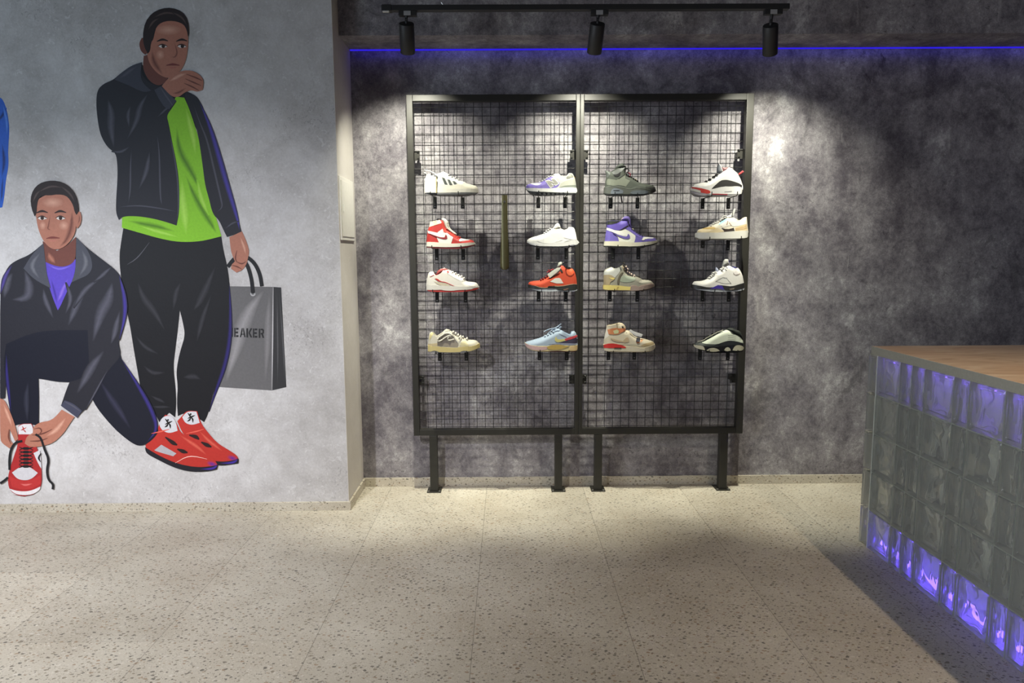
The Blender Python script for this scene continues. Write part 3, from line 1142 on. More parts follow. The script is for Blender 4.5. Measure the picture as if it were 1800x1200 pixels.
# the red shoes of the standing figure
RD, RDD, RDL = (184, 50, 42), (116, 28, 28), (214, 96, 78)
for nm, up, sole, tongue, toe, extra in (
        ('shoe', [(915, 372), (940, 346), (990, 350), (1005, 400), (1030, 440), (1090, 510), (1150, 545), (1195, 575), (1199, 605), (1120, 620), (1090, 615), (1040, 560), (980, 510), (920, 470), (890, 400)],
         [(1080, 600), (1130, 604), (1199, 590), (1197, 612), (1120, 624), (1085, 620)],
         [(915, 380), (940, 350), (986, 352), (1003, 408), (965, 420), (930, 410)], [(1130, 560), (1190, 575), (1198, 598), (1140, 606)], [[(950, 470), (985, 478), (1000, 492)], [(1010, 505), (1040, 520), (1062, 530)]]),
        ('shoe', [(730, 520), (790, 470), (795, 420), (830, 368), (862, 375), (892, 420), (905, 455), (960, 490), (1020, 540), (1075, 590), (1095, 622), (1090, 642), (1000, 650), (930, 645), (860, 615), (790, 575), (735, 545)],
         [(728, 530), (790, 568), (870, 606), (945, 626), (1020, 632), (1095, 620), (1090, 642), (1040, 654), (950, 654), (870, 632), (790, 592), (733, 562)],
         [(797, 412), (817, 378), (852, 370), (882, 396), (892, 448), (850, 462), (812, 446)], [(1030, 590), (1080, 600), (1095, 622), (1050, 634)], [[(830, 480), (870, 510), (890, 520)], [(890, 540), (920, 552), (942, 558)]])):
    sh = Ink(0.0012)
    lv = 6 if nm == 'shoe' and up[0][0] == 915 else 8
    sh.fill(cp(3, up), RD, lv)
    sh.fill(cp(3, tongue), (206, 206, 210), lv + 1)
    cx, cy = sum(p[0] for p in tongue) / len(tongue), sum(p[1] for p in tongue) / len(tongue) - 6
    for ln in ([(cx - 14, cy - 22), (cx - 2, cy - 8), (cx + 4, cy + 6)], [(cx - 14, cy + 6), (cx + 4, cy - 2), (cx + 22, cy - 10)], [(cx + 4, cy), (cx + 12, cy + 10), (cx + 12, cy + 26)], [(cx + 2, cy), (cx - 4, cy + 14), (cx - 16, cy + 20)]):
        sh.stroke(cp(3, ln), 3.0, (30, 26, 26), None, lv + 2)
    sh.blob(cp(3, [(cx + 1, cy - 16)])[0], 1.6, 1.6, (30, 26, 26), (30, 26, 26), lv + 2)
    sh.fill(cp(3, sole), (30, 28, 36), lv + 1)
    tc_ = (1066, 616) if lv == 8 else (1168, 586)
    sh.blob(cp(3, [tc_])[0], 10.5, 5.0, (84, 44, 150), RD, lv + 0.8, 0.35)
    sh.stroke(cp(3, [(tc_[0] - 60, tc_[1] + 26), (tc_[0] + 10, tc_[1] + 22), (tc_[0] + 26, tc_[1] + 2)]), 5, (70, 50, 170), (40, 30, 60), lv + 1.4)
    for ln in extra:
        sh.stroke(cp(3, ln), 7, (40, 24, 26), None, lv + 2)
    if lv == 8:
        sh.fill(cp(3, [(775, 546), (810, 518), (886, 562), (870, 576), (800, 556)]), (176, 172, 176), lv + 2)
        sh.stroke(cp(3, [(880, 610), (950, 570), (1040, 590)]), 1.6, (240, 190, 180), None, lv + 2)
        sh.stroke(cp(3, [(900, 470), (980, 520), (1040, 570)]), 8, RDL, RD, lv + 1)
    else:
        sh.stroke(cp(3, [(1000, 450), (1060, 510), (1120, 550)]), 7, RDL, RD, lv + 1)
    sh.stroke(cp(3, [(up[3][0] - 70, 462), (up[3][0] - 20, 452), (up[3][0] + 20, 440)]), 2.5, (226, 96, 80), None, lv + 3)
    sh.build('shoe', fig)

# ---- the painted shopping bag
bag = thing('painted_shopping_bag', 'painted grey paper shopping bag with stencil lettering', 'mural bag', wall_pt(440, 685))
k = Ink()
GB = (104, 103, 104)
k.fill(cp(2, [(1153, 580), (1372, 583), (1366, 1103), (1085, 1085), (1120, 985), (1150, 930), (1158, 800)]), GB, 0, 0)
k.stroke(cp(2, [(1320, 600), (1240, 720), (1190, 860), (1140, 1060)]), 30, (150, 148, 150), GB, 1)
k.stroke(cp(2, [(1350, 620), (1345, 800), (1335, 1060)]), 14, (132, 130, 132), GB, 1)
k.build('front', bag)
k = Ink()
k.fill(cp(2, [(1372, 583), (1412, 586), (1438, 1086), (1366, 1103)]), (52, 52, 54), 1, 0)
k.stroke(cp(2, [(1372, 584), (1369, 840), (1366, 1102)]), 2.2, (190, 188, 190), None, 2)
k.stroke(cp(2, [(1390, 600), (1395, 850), (1395, 1080)]), 3.5, (92, 92, 94), (52, 52, 54), 2)
k.stroke(cp(2, [(1402, 600), (1420, 850), (1432, 1080)]), 3, (92, 92, 94), (52, 52, 54), 2)
k.build('side', bag)
for ln in ([(1270, 615), (1264, 545), (1242, 470), (1212, 436), (1182, 432), (1143, 482)], [(1315, 580), (1306, 520), (1280, 465), (1242, 432), (1205, 427)]):
    k = Ink()
    pts = chaikin(cp(2, ln), 3, False, 180)
    n = len(pts)
    b0 = 0
    for i, p in enumerate(pts):
        d = Vector(pts[min(i + 1, n - 1)]) - Vector(pts[max(i - 1, 0)])
        d = Vector((-d.y, d.x)).normalized()
        for s in (-1, 1):
            k.v.append(k._pt(Vector(p) + d * 3.3 * s, 7))
            k.c.append(lin((26, 26, 30)))
    for i in range(n - 1):
        k.f.append((2 * i, 2 * i + 1, 2 * i + 3, 2 * i + 2))
    k.build('handle', bag)
k = Ink()
k.blob(cp(2, [(1270, 618)])[0], 4.5, 4.0, (60, 60, 62), (196, 196, 198), 2)
k.build('eyelet', bag)
k = Ink()
LT = (38, 38, 40)
# stencil letters E A K E R after the tail of a letter hidden behind the leg; u 0..1 across, v 0..1 down
GL = {
    'E': [[(0, 0), (.3, 0), (.3, 1), (0, 1)], [(.38, 0), (.92, 0), (.92, .2), (.38, .2)], [(.38, .4), (.82, .4), (.82, .6), (.38, .6)], [(.38, .8), (.92, .8), (.92, 1), (.38, 1)], [(.3, .42), (.38, .42), (.38, .58), (.3, .58)]],
    'A': [[(0, 1), (.34, 0), (.48, 0), (.48, .3), (.24, 1)], [(.56, 0), (.68, 0), (1, 1), (.76, 1), (.56, .3)], [(.33, .6), (.48, .6), (.48, .76), (.28, .76)], [(.56, .6), (.68, .6), (.72, .76), (.56, .76)]],
    'K': [[(0, 0), (.3, 0), (.3, 1), (0, 1)], [(.38, .42), (.7, 0), (1, 0), (.62, .48), (1, 1), (.7, 1), (.38, .56)]],
    'R': [[(0, 0), (.3, 0), (.3, 1), (0, 1)], [(.38, 0), (.75, 0), (.95, .14), (.95, .44), (.78, .58), (1, 1), (.7, 1), (.5, .62), (.38, .62), (.38, .46), (.64, .46), (.68, .4), (.68, .22), (.62, .17), (.38, .17)]],
    'n': [[(.45, .0), (1, 0), (1, 1), (.72, 1)]],
}
x0, y0, x1, y1 = 1158, 790, 1327, 795
for i, ch in enumerate('nEAKER'):
    lx = [1150, 1176, 1204, 1237, 1270, 1299][i]
    lw = [20, 24, 30, 30, 24, 28][i]
    for poly in GL[ch]:
        k.fill(cp(2, [(lx + u * lw, 788 + (lx - 1158) * 0.035 + v * 46) for u, v in poly]), LT, 2, 0)
k.build('lettering', bag)

# ---- crouching figure
fig = thing('painted_figure', 'painted crouching man in dark jacket and violet shirt tying his shoe', 'mural figure', wall_pt(40, 868))
NV, NVH = (20, 22, 36), (66, 64, 104)
k = Ink(0.0030)
k.fill(cp(3, [(20, -260), (300, -200), (560, -120), (596, -10), (604, 80), (640, 150), (700, 235), (760, 330), (796, 430), (792, 465), (745, 512), (695, 527), (640, 495), (560, 425), (462, 302), (440, 200), (352, 208), (193, 186), (196, 300), (194, 425), (150, 412), (90, 415), (64, 425), (45, 320), (30, 220), (18, 100)]), NV, 5)
k.stroke(cp(3, [(610, 90), (690, 215), (760, 340), (792, 440), (740, 505)]), 9, (56, 46, 126), NV, 6)
k.stroke(cp(3, [(30, 60), (36, 200), (58, 360)]), 7, (52, 44, 120), NV, 6)
k.stroke(cp(3, [(500, 200), (580, 320), (660, 440)]), 14, (50, 50, 70), NV, 6)
k.stroke(cp(3, [(140, 200), (130, 300), (140, 400)]), 12, (50, 52, 66), NV, 7)
k.build('trousers', fig)
k = Ink(0.0030)
k.fill(cp(2, [(212, 440), (300, 470), (392, 440), (390, 520), (340, 620), (293, 715), (255, 660), (222, 540)]), (92, 72, 190), 6)
k.stroke(cp(2, [(235, 470), (300, 500), (370, 470)]), 5, (128, 110, 222), (92, 72, 190), 7)
k.stroke(cp(2, [(340, 540), (310, 610), (290, 660)]), 8, (140, 110, 214), (92, 72, 190), 7)
k.stroke(cp(2, [(255, 540), (275, 610), (288, 670)]), 6, (60, 44, 140), (92, 72, 190), 7)
k.build('shirt', fig)
k = Ink(0.0030)
k.fill(cp(2, [(218, 364), (150, 422), (80, 450), (40, 480), (12, 540), (0, 590), (0, 1148), (25, 1140), (30, 1060), (18, 960), (30, 880), (200, 830), (292, 705), (265, 640), (240, 560), (228, 450)]), JK, 7)
k.fill(cp(2, [(383, 334), (440, 390), (520, 450), (585, 500), (610, 540), (626, 620), (632, 700), (617, 790), (592, 862), (606, 905), (602, 940), (545, 1000), (490, 1090), (440, 1190), (412, 1210), (388, 1240), (306, 1180), (342, 1072), (400, 960), (428, 860), (330, 850), (190, 830), (292, 705), (330, 620), (378, 520), (380, 420)]), JK, 7.2)
k.fill(cp(2, [(190, 800), (440, 800), (450, 1020), (352, 1068), (193, 1044), (60, 1000), (30, 870)]), NV, 7.5)
for ln, w in (([(120, 500), (150, 570), (140, 640), (60, 650)], 20), ([(60, 510), (30, 570), (25, 640)], 18), ([(215, 590), (230, 660), (270, 740)], 11), ([(430, 590), (380, 680), (345, 780)], 15), ([(500, 540), (420, 600), (370, 690)], 11), ([(560, 560), (550, 640), (500, 720), (470, 860)], 24),
              ([(520, 900), (450, 1000), (390, 1120)], 18), ([(330, 560), (360, 640), (330, 720)], 9), ([(560, 480), (520, 520), (470, 560)], 8), ([(600, 700), (580, 800), (560, 870)], 12)):
    k.stroke(cp(2, ln), w, JKH, JK, 8)
k.stroke(cp(2, [(596, 520), (624, 620), (630, 720), (600, 850)]), 9, (66, 54, 150), JK, 8)
k.stroke(cp(2, [(60, 470), (20, 540), (4, 620)]), 9, (84, 72, 150), JK, 8)
k.stroke(cp(2, [(545, 990), (480, 1110), (430, 1200)]), 4, JKH, JK, 8)
k.fill(cp(2, [(218, 364), (160, 420), (118, 490), (170, 545), (255, 590), (235, 520), (226, 440)]), (74, 76, 86), 9)
k.fill(cp(2, [(383, 334), (440, 392), (468, 470), (450, 520), (392, 545), (360, 560), (378, 510), (382, 420)]), (74, 76, 86), 9)
k.stroke(cp(2, [(200, 410), (150, 480), (200, 540)]), 10, (110, 112, 120), (74, 76, 86), 10)
k.stroke(cp(2, [(410, 400), (440, 460), (400, 530)]), 10, (110, 112, 120), (74, 76, 86), 10)
k.fill(cp(3, [(305, 322), (325, 295), (370, 312), (412, 348), (388, 384), (345, 350)]), (64, 66, 84), 9)
k.stroke(cp(3, [(322, 300), (370, 325), (405, 352)]), 2.4, JKH, None, 10)
k.build('jacket', fig)
k = Ink(0.0030)
k.fill(cp(2, [(214, 352), (285, 402), (340, 375), (382, 330), (382, 420), (372, 460), (330, 482), (280, 480), (222, 455)]), SKD, 6.5)
k.stroke(cp(2, [(240, 410), (255, 440), (280, 465)]), 12, SK, SKD, 6.6)
k.fill(cp(2, [(178, 150), (260, 105), (350, 125), (378, 190), (384, 270), (374, 325), (335, 375), (290, 398), (250, 388), (215, 350), (192, 295), (180, 230)]), SK, 9)
k.fill(cp(2, [(382, 205), (402, 205), (411, 235), (402, 275), (386, 290), (376, 260)]), SK, 9)
k.stroke(cp(2, [(396, 220), (400, 245), (390, 270)]), 3, SKD, SK, 10)
k.stroke(cp(2, [(360, 200), (362, 270), (340, 340), (300, 385)]), 12, SKD, SK, 10)
k.blob(cp(2, [(265, 160)])[0], 20, 10, SKL, SK, 10)
k.blob(cp(2, [(320, 275)])[0], 9, 9, SKL, SK, 10)
k.blob(cp(2, [(215, 275)])[0], 6, 8, SKL, SK, 10)
k.stroke(cp(2, [(252, 220), (244, 275), (238, 292), (258, 298)]), 4, SKD, SK, 10)
k.stroke(cp(2, [(262, 220), (264, 280)]), 5, SKL, SK, 10)
for ex in (212, 304):
    k.fill(cp(2, [(ex - 22, 238), (ex - 4, 227), (ex + 16, 229), (ex + 24, 240), (ex + 4, 247), (ex - 12, 246)]), (224, 218, 212), 10)
    k.blob(cp(2, [(ex, 237)])[0], 3.2, 3.4, (36, 26, 22), (66, 46, 40), 11)
    k.stroke(cp(2, [(ex - 26, 237), (ex - 2, 224), (ex + 26, 239)]), 2.2, (62, 36, 30), None, 11)
    k.stroke(cp(2, [(ex - 30, 212), (ex - 2, 200), (ex + 28, 210)]), 4, (50, 36, 34), None, 11)
k.stroke(cp(2, [(232, 340), (262, 334), (300, 338)]), 4, (124, 62, 56), None, 11)
k.stroke(cp(2, [(240, 348), (265, 354), (294, 347)]), 3.5, (186, 116, 104), SK, 10)
k.build('head', fig)
k = Ink(0.0030)
k.fill(cp(2, [(174, 230), (158, 190), (152, 140), (166, 96), (196, 64), (240, 50), (290, 50), (336, 68), (370, 102), (390, 148), (396, 205), (384, 222), (374, 205), (368, 176), (352, 146), (330, 124), (292, 118), (250, 124), (214, 122), (194, 140), (186, 172), (184, 215)]), HR, 11, 1)
for ln in ([(190, 110), (250, 75), (320, 85)], [(300, 75), (350, 110), (378, 160)], [(165, 160), (180, 120), (205, 95)]):
    k.stroke(cp(2, ln), 5, (88, 74, 72), HR, 12)
k.build('hair', fig)
k = Ink(0.0030)
k.fill(cp(3, [(310, 342), (374, 378), (345, 420), (320, 460), (270, 508), (215, 525), (152, 532), (124, 512), (132, 478), (165, 458), (166, 428), (200, 405), (262, 396)]), SK, 10)
for ln in ([(170, 440), (200, 432), (212, 452), (190, 470)], [(150, 500), (200, 500), (240, 485)], [(160, 470), (215, 465), (262, 440)]):
    k.stroke(cp(3, ln), 2.6, SKD, None, 11)
k.stroke(cp(3, [(330, 380), (290, 440), (230, 480)]), 10, SKL, SK, 11)
k.build('hand', fig)
k = Ink(0.0030)
k.fill(cp(3, [(0, 286), (22, 292), (50, 350), (76, 420), (92, 488), (76, 502), (62, 470), (48, 440), (46, 490), (72, 520), (46, 536), (12, 512), (0, 492)]), SK, 10)
k.stroke(cp(3, [(15, 310), (40, 370), (62, 430)]), 7, SKL, SK, 11)
k.stroke(cp(3, [(46, 440), (40, 480), (55, 515)]), 2.4, SKD, None, 11)
k.build('hand', fig)
k = Ink(0.0030)
k.fill(cp(3, [(92, 424), (112, 412), (158, 412), (168, 432), (170, 500), (190, 545), (205, 600), (209, 660), (210, 705), (200, 742), (168, 768), (120, 776), (72, 766), (46, 742), (38, 695), (46, 650), (70, 575), (90, 520)]), (170, 44, 46), 8)
k.fill(cp(3, [(46, 738), (90, 752), (150, 752), (203, 728), (200, 745), (168, 766), (120, 773), (72, 764)]), (226, 222, 224), 9)
k.fill(cp(3, [(60, 768), (120, 777), (175, 766), (120, 772)]), (150, 30, 34), 9, 0)
k.fill(cp(3, [(168, 560), (200, 545), (206, 600), (208, 640), (190, 610)]), (210, 208, 212), 9)
k.stroke(cp(3, [(206, 560), (192, 585), (204, 605)]), 3.4, (30, 28, 32), None, 10)
k.fill(cp(3, [(92, 428), (112, 414), (156, 414), (166, 434), (164, 466), (94, 466)]), (216, 214, 216), 9)
for ln in ([(112, 425), (118, 436), (116, 446)], [(104, 446), (118, 440), (132, 432)], [(116, 444), (126, 450), (130, 456)]):
    k.stroke(cp(3, ln), 2.0, (180, 50, 44), None, 10)
k.fill(cp(3, [(60, 658), (100, 628), (150, 628), (190, 660), (160, 690), (125, 698), (85, 690)]), (206, 204, 208), 9)
k.fill(cp(3, [(44, 672), (80, 692), (125, 700), (165, 692), (206, 668), (204, 715), (160, 740), (110, 744), (60, 730)]), (186, 52, 52), 10)
k.stroke(cp(3, [(100, 715), (130, 722), (165, 712)]), 5, (226, 120, 116), (186, 52, 52), 11)
for i in range(6):
    yv = 530 + i * 18
    k.stroke(cp(3, [(96, yv), (130, yv + 14), (166, yv)]), 2.6, (26, 26, 30), None, 10, 1)
    k.stroke(cp(3, [(96, yv + 14), (130, yv), (166, yv + 14)]), 2.6, (26, 26, 30), None, 10, 1)
k.build('shoe', fig)
k = Ink(0.0030)
for ln in ([(112, 500), (76, 506), (52, 545), (46, 600), (48, 645)], [(178, 466), (206, 482), (222, 540), (246, 592), (234, 645), (242, 695), (268, 716), (264, 742)], [(0, 712), (20, 700), (40, 682)]):
    pts = chaikin(cp(3, ln), 3, False, 180)
    n = len(pts)
    b0 = len(k.v)
    for i, p in enumerate(pts):
        d = Vector(pts[min(i + 1, n - 1)]) - Vector(pts[max(i - 1, 0)])
        d = Vector((-d.y, d.x)).normalized()
        for s in (-1, 1):
            k.v.append(k._pt(Vector(p) + d * 2.0 * s, 13))
            k.c.append(lin((30, 30, 34)))
    for i in range(n - 1):
        k.f.append((b0 + 2 * i, b0 + 2 * i + 1, b0 + 2 * i + 3, b0 + 2 * i + 2))
k.build('shoelace', fig)

# ---- the edge of a third figure, cut by the frame
fig = thing('painted_figure', 'painted blue sleeve of a third figure, only partly in view', 'mural figure', wall_pt(0, 364))
k = Ink()
BL, BLD, BLL = (44, 96, 196), (24, 42, 96), (88, 138, 226)
k.fill(cp(1, [(-260, 470), (-60, 470), (0, 486), (22, 512), (40, 580), (48, 650), (40, 760), (44, 830), (30, 900), (22, 985), (12, 1040), (0, 1044), (-80, 1040), (-240, 900)]), BL, 0)
k.stroke(cp(1, [(-20, 620), (20, 570), (30, 540)]), 8, BLD, BL, 1)
k.stroke(cp(1, [(8, 720), (24, 800), (8, 900)]), 9, BLD, BL, 1)
k.stroke(cp(1, [(12, 520), (34, 600), (36, 680)]), 6, BLL, BL, 1)
k.stroke(cp(1, [(14, 880), (10, 960), (6, 1020)]), 5, BLD, BL, 1)
k.build('sleeve', fig)

# ------------------------------------------------------------------ sneakers on pairs of brackets
SC = 110.0 / 1553.0             # outline units to photograph pixels
SHM = 0.60
Y_MID, Y_SOLE, Y_NEAR = 4.10, 4.085, 4.056
BT = [(0, .012), (.012, .0155), (.03, .021), (.06, .0265), (.1, .0305), (.18, .0335), (.3, .0345), (.42, .0365), (.55, .0420), (.68, .0475), (.78, .0475), (.86, .042), (.92, .0335), (.96, .0255), (.985, .0185), (1, .0125)]


def lerp_table(tb, t):
    if t <= tb[0][0]:
        return tb[0][1]
    for (a, va), (b_, vb) in zip(tb, tb[1:]):
        if t <= b_:
            return va + (vb - va) * (t - a) / (b_ - a)
    return tb[-1][1]


class Shoe:
    def __init__(self, name, label, org, toe, cat='sneaker'):
        self.org, self.toe = org, toe
        self.name, self.label, self.cat = name, label, cat
        self.parts = []
        self.lace_pts = []

    def P(self, pts, Y):
        out = []
        for x, y in pts:
            q = at(self.org[0] + x * SC, self.org[1] + y * SC, Y)
            out.append((q.x, q.z))
        return out

    def begin(self, top, bottom, collar, mid, out, c_up, c_mid, c_out, r_up=0.6, lining=(60, 58, 58), gloss=0.5):
        self.outP = chaikin(self.P(out, Y_SOLE), 1)
        self.midP = chaikin(self.P(mid, Y_SOLE), 1)
        topP = self.P(top, Y_MID)
        botP = self.P(bottom, Y_MID)
        xs = [p[0] for p in self.outP + self.midP]
        self.xa, self.xb = min(xs), max(xs)
        self.zb = min(p[1] for p in self.outP)
        cx = (self.xa + self.xb) / 2
        self.root = thing(self.name, self.label, self.cat, (cx, Y_MID, self.zb), 'sneakers on the mesh racks')
        i0, i1 = collar
        self.collarP = topP[i0:i1 + 1]
        t1 = chaikin(topP[:i0 + 1], 2, False, 75)
        t2 = chaikin(self.collarP, 2, False, 75)
        t3 = chaikin(topP[i1:], 2, False, 75)
        self.round = [t1, t3]
        self.collarS = t2
        topS = t1 + t2[1:] + t3[1:]
        low = [(x, z - 0.008) for x, z in botP]
        poly = topS + low
        self.ztop = max(p[1] for p in topP)
        self.zlow = min(p[1] for p in botP)
        mb = MB()

        def skip(x, z):
            return min(seg_dist((x, z), a, b_) for a, b_ in zip(t2, t2[1:])) < 2e-4
        inflate(mb, poly, self.w_up, 0.0042, 0.0, 2, skip, Y_MID)
        mb.build('upper', mat(c_up, r_up, 0, 0.35, 0.06, 300, 0.1, SHM), self.root, True, angle=60)
        # inside of the collar
        lb = MB()
        ts = t2
        n = len(ts)
        rows = []
        for x, z in ts:
            w = self.w_up(x, z)
            rows.append([(x, Y_MID - w, z), (x, Y_MID - w * 0.9 + 0.001, z + 0.0012), (x, Y_MID - w * 0.78, z - 0.012), (x, Y_MID - w * 0.7, z - 0.032), (x, Y_MID + w * 0.7, z - 0.032), (x, Y_MID + w * 0.78, z - 0.012), (x, Y_MID + w * 0.9 - 0.001, z + 0.0012), (x, Y_MID + w, z)])
        vs = [q for r in rows for q in r]
        fs = [(i * 8 + k, i * 8 + k + 1, (i + 1) * 8 + k + 1, (i + 1) * 8 + k) for i in range(n - 1) for k in range(7)]
        for i in (0, n - 1):
            fs.append(tuple(i * 8 + k for k in range(8)))
        lb.add(vs, fs)
        lb.build('lining', mat(lining, 0.85, 0, 0.2, 0.1, 300), self.root, False)
        mb = MB()
        inflate(mb, self.midP, self.w_mid, 0.0045, 0.0, 2, None, Y_MID)
        mb.build('midsole', mat(c_mid, gloss, 0, 0.4, 0.03, 200, 0.0, SHM), self.root, True, angle=60)
        mb = MB()
        inflate(mb, self.outP, self.w_out, 0.005, 0.0, 2, None, Y_MID)
        mb.build('outsole', mat(c_out, 0.6, 0, 0.35, 0.05, 200, 0.0, SHM), self.root, True, angle=60)
        return self

    def B(self, x):
        t = (x - self.xa) / (self.xb - self.xa)
        if self.toe < 0:
            t = 1 - t
        return lerp_table(BT, min(1, max(0, t)))

    def w_up(self, x, z):
        d = 1.0
        for ln in self.round:
            for a, b_ in zip(ln, ln[1:]):
                d = min(d, seg_dist((x, z), a, b_))
        q = min(1.0, d / 0.026)
        f = max(0.30, math.sqrt(max(0.0, 1 - (1 - q) ** 2)))
        h = max(0.0, (z - self.zlow) / 0.11)
        return self.B(x) * (0.97 - 0.22 * min(1.0, h) ** 1.4) * f

    def w_mid(self, x, z):
        return self.B(x) * 1.05 + 0.0012

    def w_out(self, x, z):
        return self.B(x) * 1.03 + 0.0006

    def patch(self, name, poly, rgb, lv=1, rough=0.6, on='up', it=1, keep=60, metal=0.0, label=None):
        """an overlay sewn or moulded on both flanks"""
        w = self.w_up if on == 'up' else self.w_mid
        # the near flank stands closer to the eye than the outline: follow the outline at its edge, the flank inside
        Pa = self.P(poly, Y_MID if on == 'up' else Y_SOLE)
        Pb = self.P(poly, Y_NEAR if on == 'up' else Y_NEAR - 0.004)
        P = []
        for a, b_ in zip(Pa, Pb):
            if on == 'up':
                d = min(seg_dist(a, p, q) for ln in self.round for p, q in zip(ln, ln[1:]))
            else:
                d = min(abs(a[0] - self.xa), abs(a[0] - self.xb))
            k_ = min(1.0, d / 0.022)
            P.append((a[0] + (b_[0] - a[0]) * k_, a[1] + (b_[1] - a[1]) * k_))
        P = chaikin(P, it, True, keep)
        V, Fc = cells(P, 0.0042)
        off = 0.0007 * lv + 0.0003
        n = len(V)
        cnt = {}
        for f in Fc:
            for i in range(len(f)):
                a, b_ = f[i], f[(i + 1) % len(f)]
                cnt.setdefault((min(a, b_), max(a, b_)), []).append((a, b_))
        rim = [(l[0][1], l[0][0], n + l[0][0], n + l[0][1]) for l in cnt.values() if len(l) == 1]
        for s in (-1, 1):
            mb = MB()
            mb.add([(x, Y_MID + s * (w(x, z) + off), z) for x, z in V] + [(x, Y_MID + s * (w(x, z) - 0.001), z) for x, z in V], [tuple(f) for f in Fc] + rim)
            o = mb.build(name, mat(rgb, rough, metal, 0.35, 0.05, 300, 0.08, SHM), self.root, True, angle=50)
            if label:
                o['label'] = label

    def slab(self, name, poly, rgb, hw=0.020, y0=0.0, rough=0.7, it=1, label=None, Y=None, metal=0.0):
        """a padded flat piece standing in the middle of the shoe (tongue, tab, card tag)"""
        P = chaikin(self.P(poly, Y or (Y_MID + y0)), it, True, 60)
        n = len(P)

        def wf(x, z):
            d = min(seg_dist((x, z), P[i], P[(i + 1) % n]) for i in range(n))
            return hw * (0.55 + 0.45 * min(1.0, d / 0.008))
        mb = MB()
        inflate(mb, P, wf, 0.0045, 0.0, 2, None, Y_MID + y0)
        o = mb.build(name, mat(rgb, rough, metal, 0.3, 0.06, 300, 0.0, SHM), self.root, True, angle=60)
        if label:
            o['label'] = label
        return o

    def laces(self, pts, rgb, r=0.0042, hw=0.025, name='laces'):
        mb = MB()
        for x, y in pts:
            (px, pz), = self.P([(x, y)], Y_MID - 0.01)
            arc = []
            for k in range(9):
                a = -1 + 2 * k / 8
                arc.append((px, Y_MID + hw * a, pz + 0.0025 - 0.005 * a * a))
            mb.tube(arc, r, 8)
        mb.build(name, mat(rgb, 0.8, 0, 0.25, 0.1, 400, 0.0, SHM), self.root, True, angle=60)

    def cord(self, lines, rgb, r=0.0028, y0=-0.018, name='lace_bow'):
        mb = MB()
        for ln in lines:
            L = chaikin(self.P(ln, Y_MID + y0), 2, False, 180)
            mb.tube([(x, Y_MID + y0 + 0.002 * math.sin(i), z) for i, (x, z) in enumerate(L)], r, 8)
        mb.build(name, mat(rgb, 0.8, 0, 0.25, 0.1, 400, 0.0, SHM), self.root, True, angle=60)

    def brackets(self, plates, tips, desc):
        for i, ((px, py), (tx, ty)) in enumerate(zip(plates, tips)):
            a = at(self.org[0] + px * SC, self.org[1] + py * SC, Y_MESH - 0.006)
            t = at(self.org[0] + tx * SC, self.org[1] + ty * SC, 4.036)
            toe_end = (i == 1) == (self.toe > 0)
            # keep the arm just below the sole
            zs = self.sole_z(t.x)
            zarm = min(zs, self.sole_z(a.x)) - 0.0032
            root = thing('shoe_bracket', 'black steel bracket under the %s of the %s' % ('toe' if toe_end else 'heel', desc), 'bracket', (a.x, Y_MESH, a.z), 'shoe brackets on the mesh racks')
            mb = MB()
            mb.bbox(a.x - 0.0115, a.x + 0.0115, Y_MESH - 0.0075, Y_MESH - 0.0025, a.z, zarm + 0.002, 0.001)
            mb.build('plate', M_DEEP, root)
            mb = MB()
            mb.bbox(a.x - 0.004, a.x + 0.004, Y_MESH - 0.0079, Y_MESH - 0.0073, a.z + 0.011, a.z + 0.0135, 0.0002)
            mb.build('slot', M_STEEL, root)
            mb = MB()
            yt = 4.036
            mb.tube([(a.x, Y_MESH - 0.005, zarm - 0.012), (a.x, Y_MESH - 0.012, zarm - 0.003), (a.x, Y_MESH - 0.03, zarm), (t.x, yt + 0.008, zarm), (t.x, yt + 0.002, zarm + 0.003), (t.x, yt, zarm + 0.008), (t.x, yt - 0.001, max(zarm + 0.014, t.z))], 0.0026, 8)
            mb.build('arm', M_DEEP, root, True)

    def sole_z(self, x):
        z = 9.0
        P = self.outP
        for i in range(len(P)):
            a, b_ = P[i], P[(i + 1) % len(P)]
            lo, hi = min(a[0], b_[0]), max(a[0], b_[0])
            if lo - 0.004 <= x <= hi + 0.004:
                k = 0 if hi - lo < 1e-9 else min(1, max(0, (x - a[0]) / (b_[0] - a[0])))
                z = min(z, a[1] + (b_[1] - a[1]) * k)
        return z if z < 9 else self.zb


# 1 -- white low sneaker, three dark stripes
s = Shoe('sneaker', 'white low sneaker with three dark diagonal stripes, on the top row', (740, 290), 1)
s.begin([(85, 600), (85, 480), (100, 350), (140, 240), (190, 215), (270, 270), (340, 270), (420, 235), (500, 190), (560, 170), (610, 190), (680, 240), (760, 285), (870, 335), (1000, 405), (1080, 415), (1120, 455), (1250, 490), (1370, 520), (1410, 560), (1430, 620)],
        [(1430, 620), (1100, 610), (850, 600), (600, 585), (400, 570), (85, 570)], (4, 8),
        [(85, 575), (400, 575), (850, 600), (1425, 610), (1425, 685), (1000, 692), (380, 692), (85, 690)],
        [(90, 688), (1420, 682), (1340, 715), (1100, 742), (800, 747), (400, 742), (180, 722), (100, 702)], (226, 225, 220), (228, 224, 212), (140, 140, 142), 0.6, (190, 188, 184))
s.patch('overlay', [(400, 450), (500, 462), (580, 496), (780, 506), (900, 478), (1050, 440), (1120, 462), (1250, 495), (1370, 525), (1418, 600), (850, 605), (600, 590), (400, 575)], (230, 225, 208), 1)
s.patch('stripe', [(515, 300), (580, 320), (655, 475), (580, 470)], (78, 84, 80), 2, it=0)
s.patch('stripe', [(650, 350), (715, 365), (780, 490), (705, 485)], (78, 84, 80), 2, it=0)
s.patch('stripe', [(780, 390), (840, 405), (895, 455), (825, 475)], (78, 84, 80), 2, it=0)
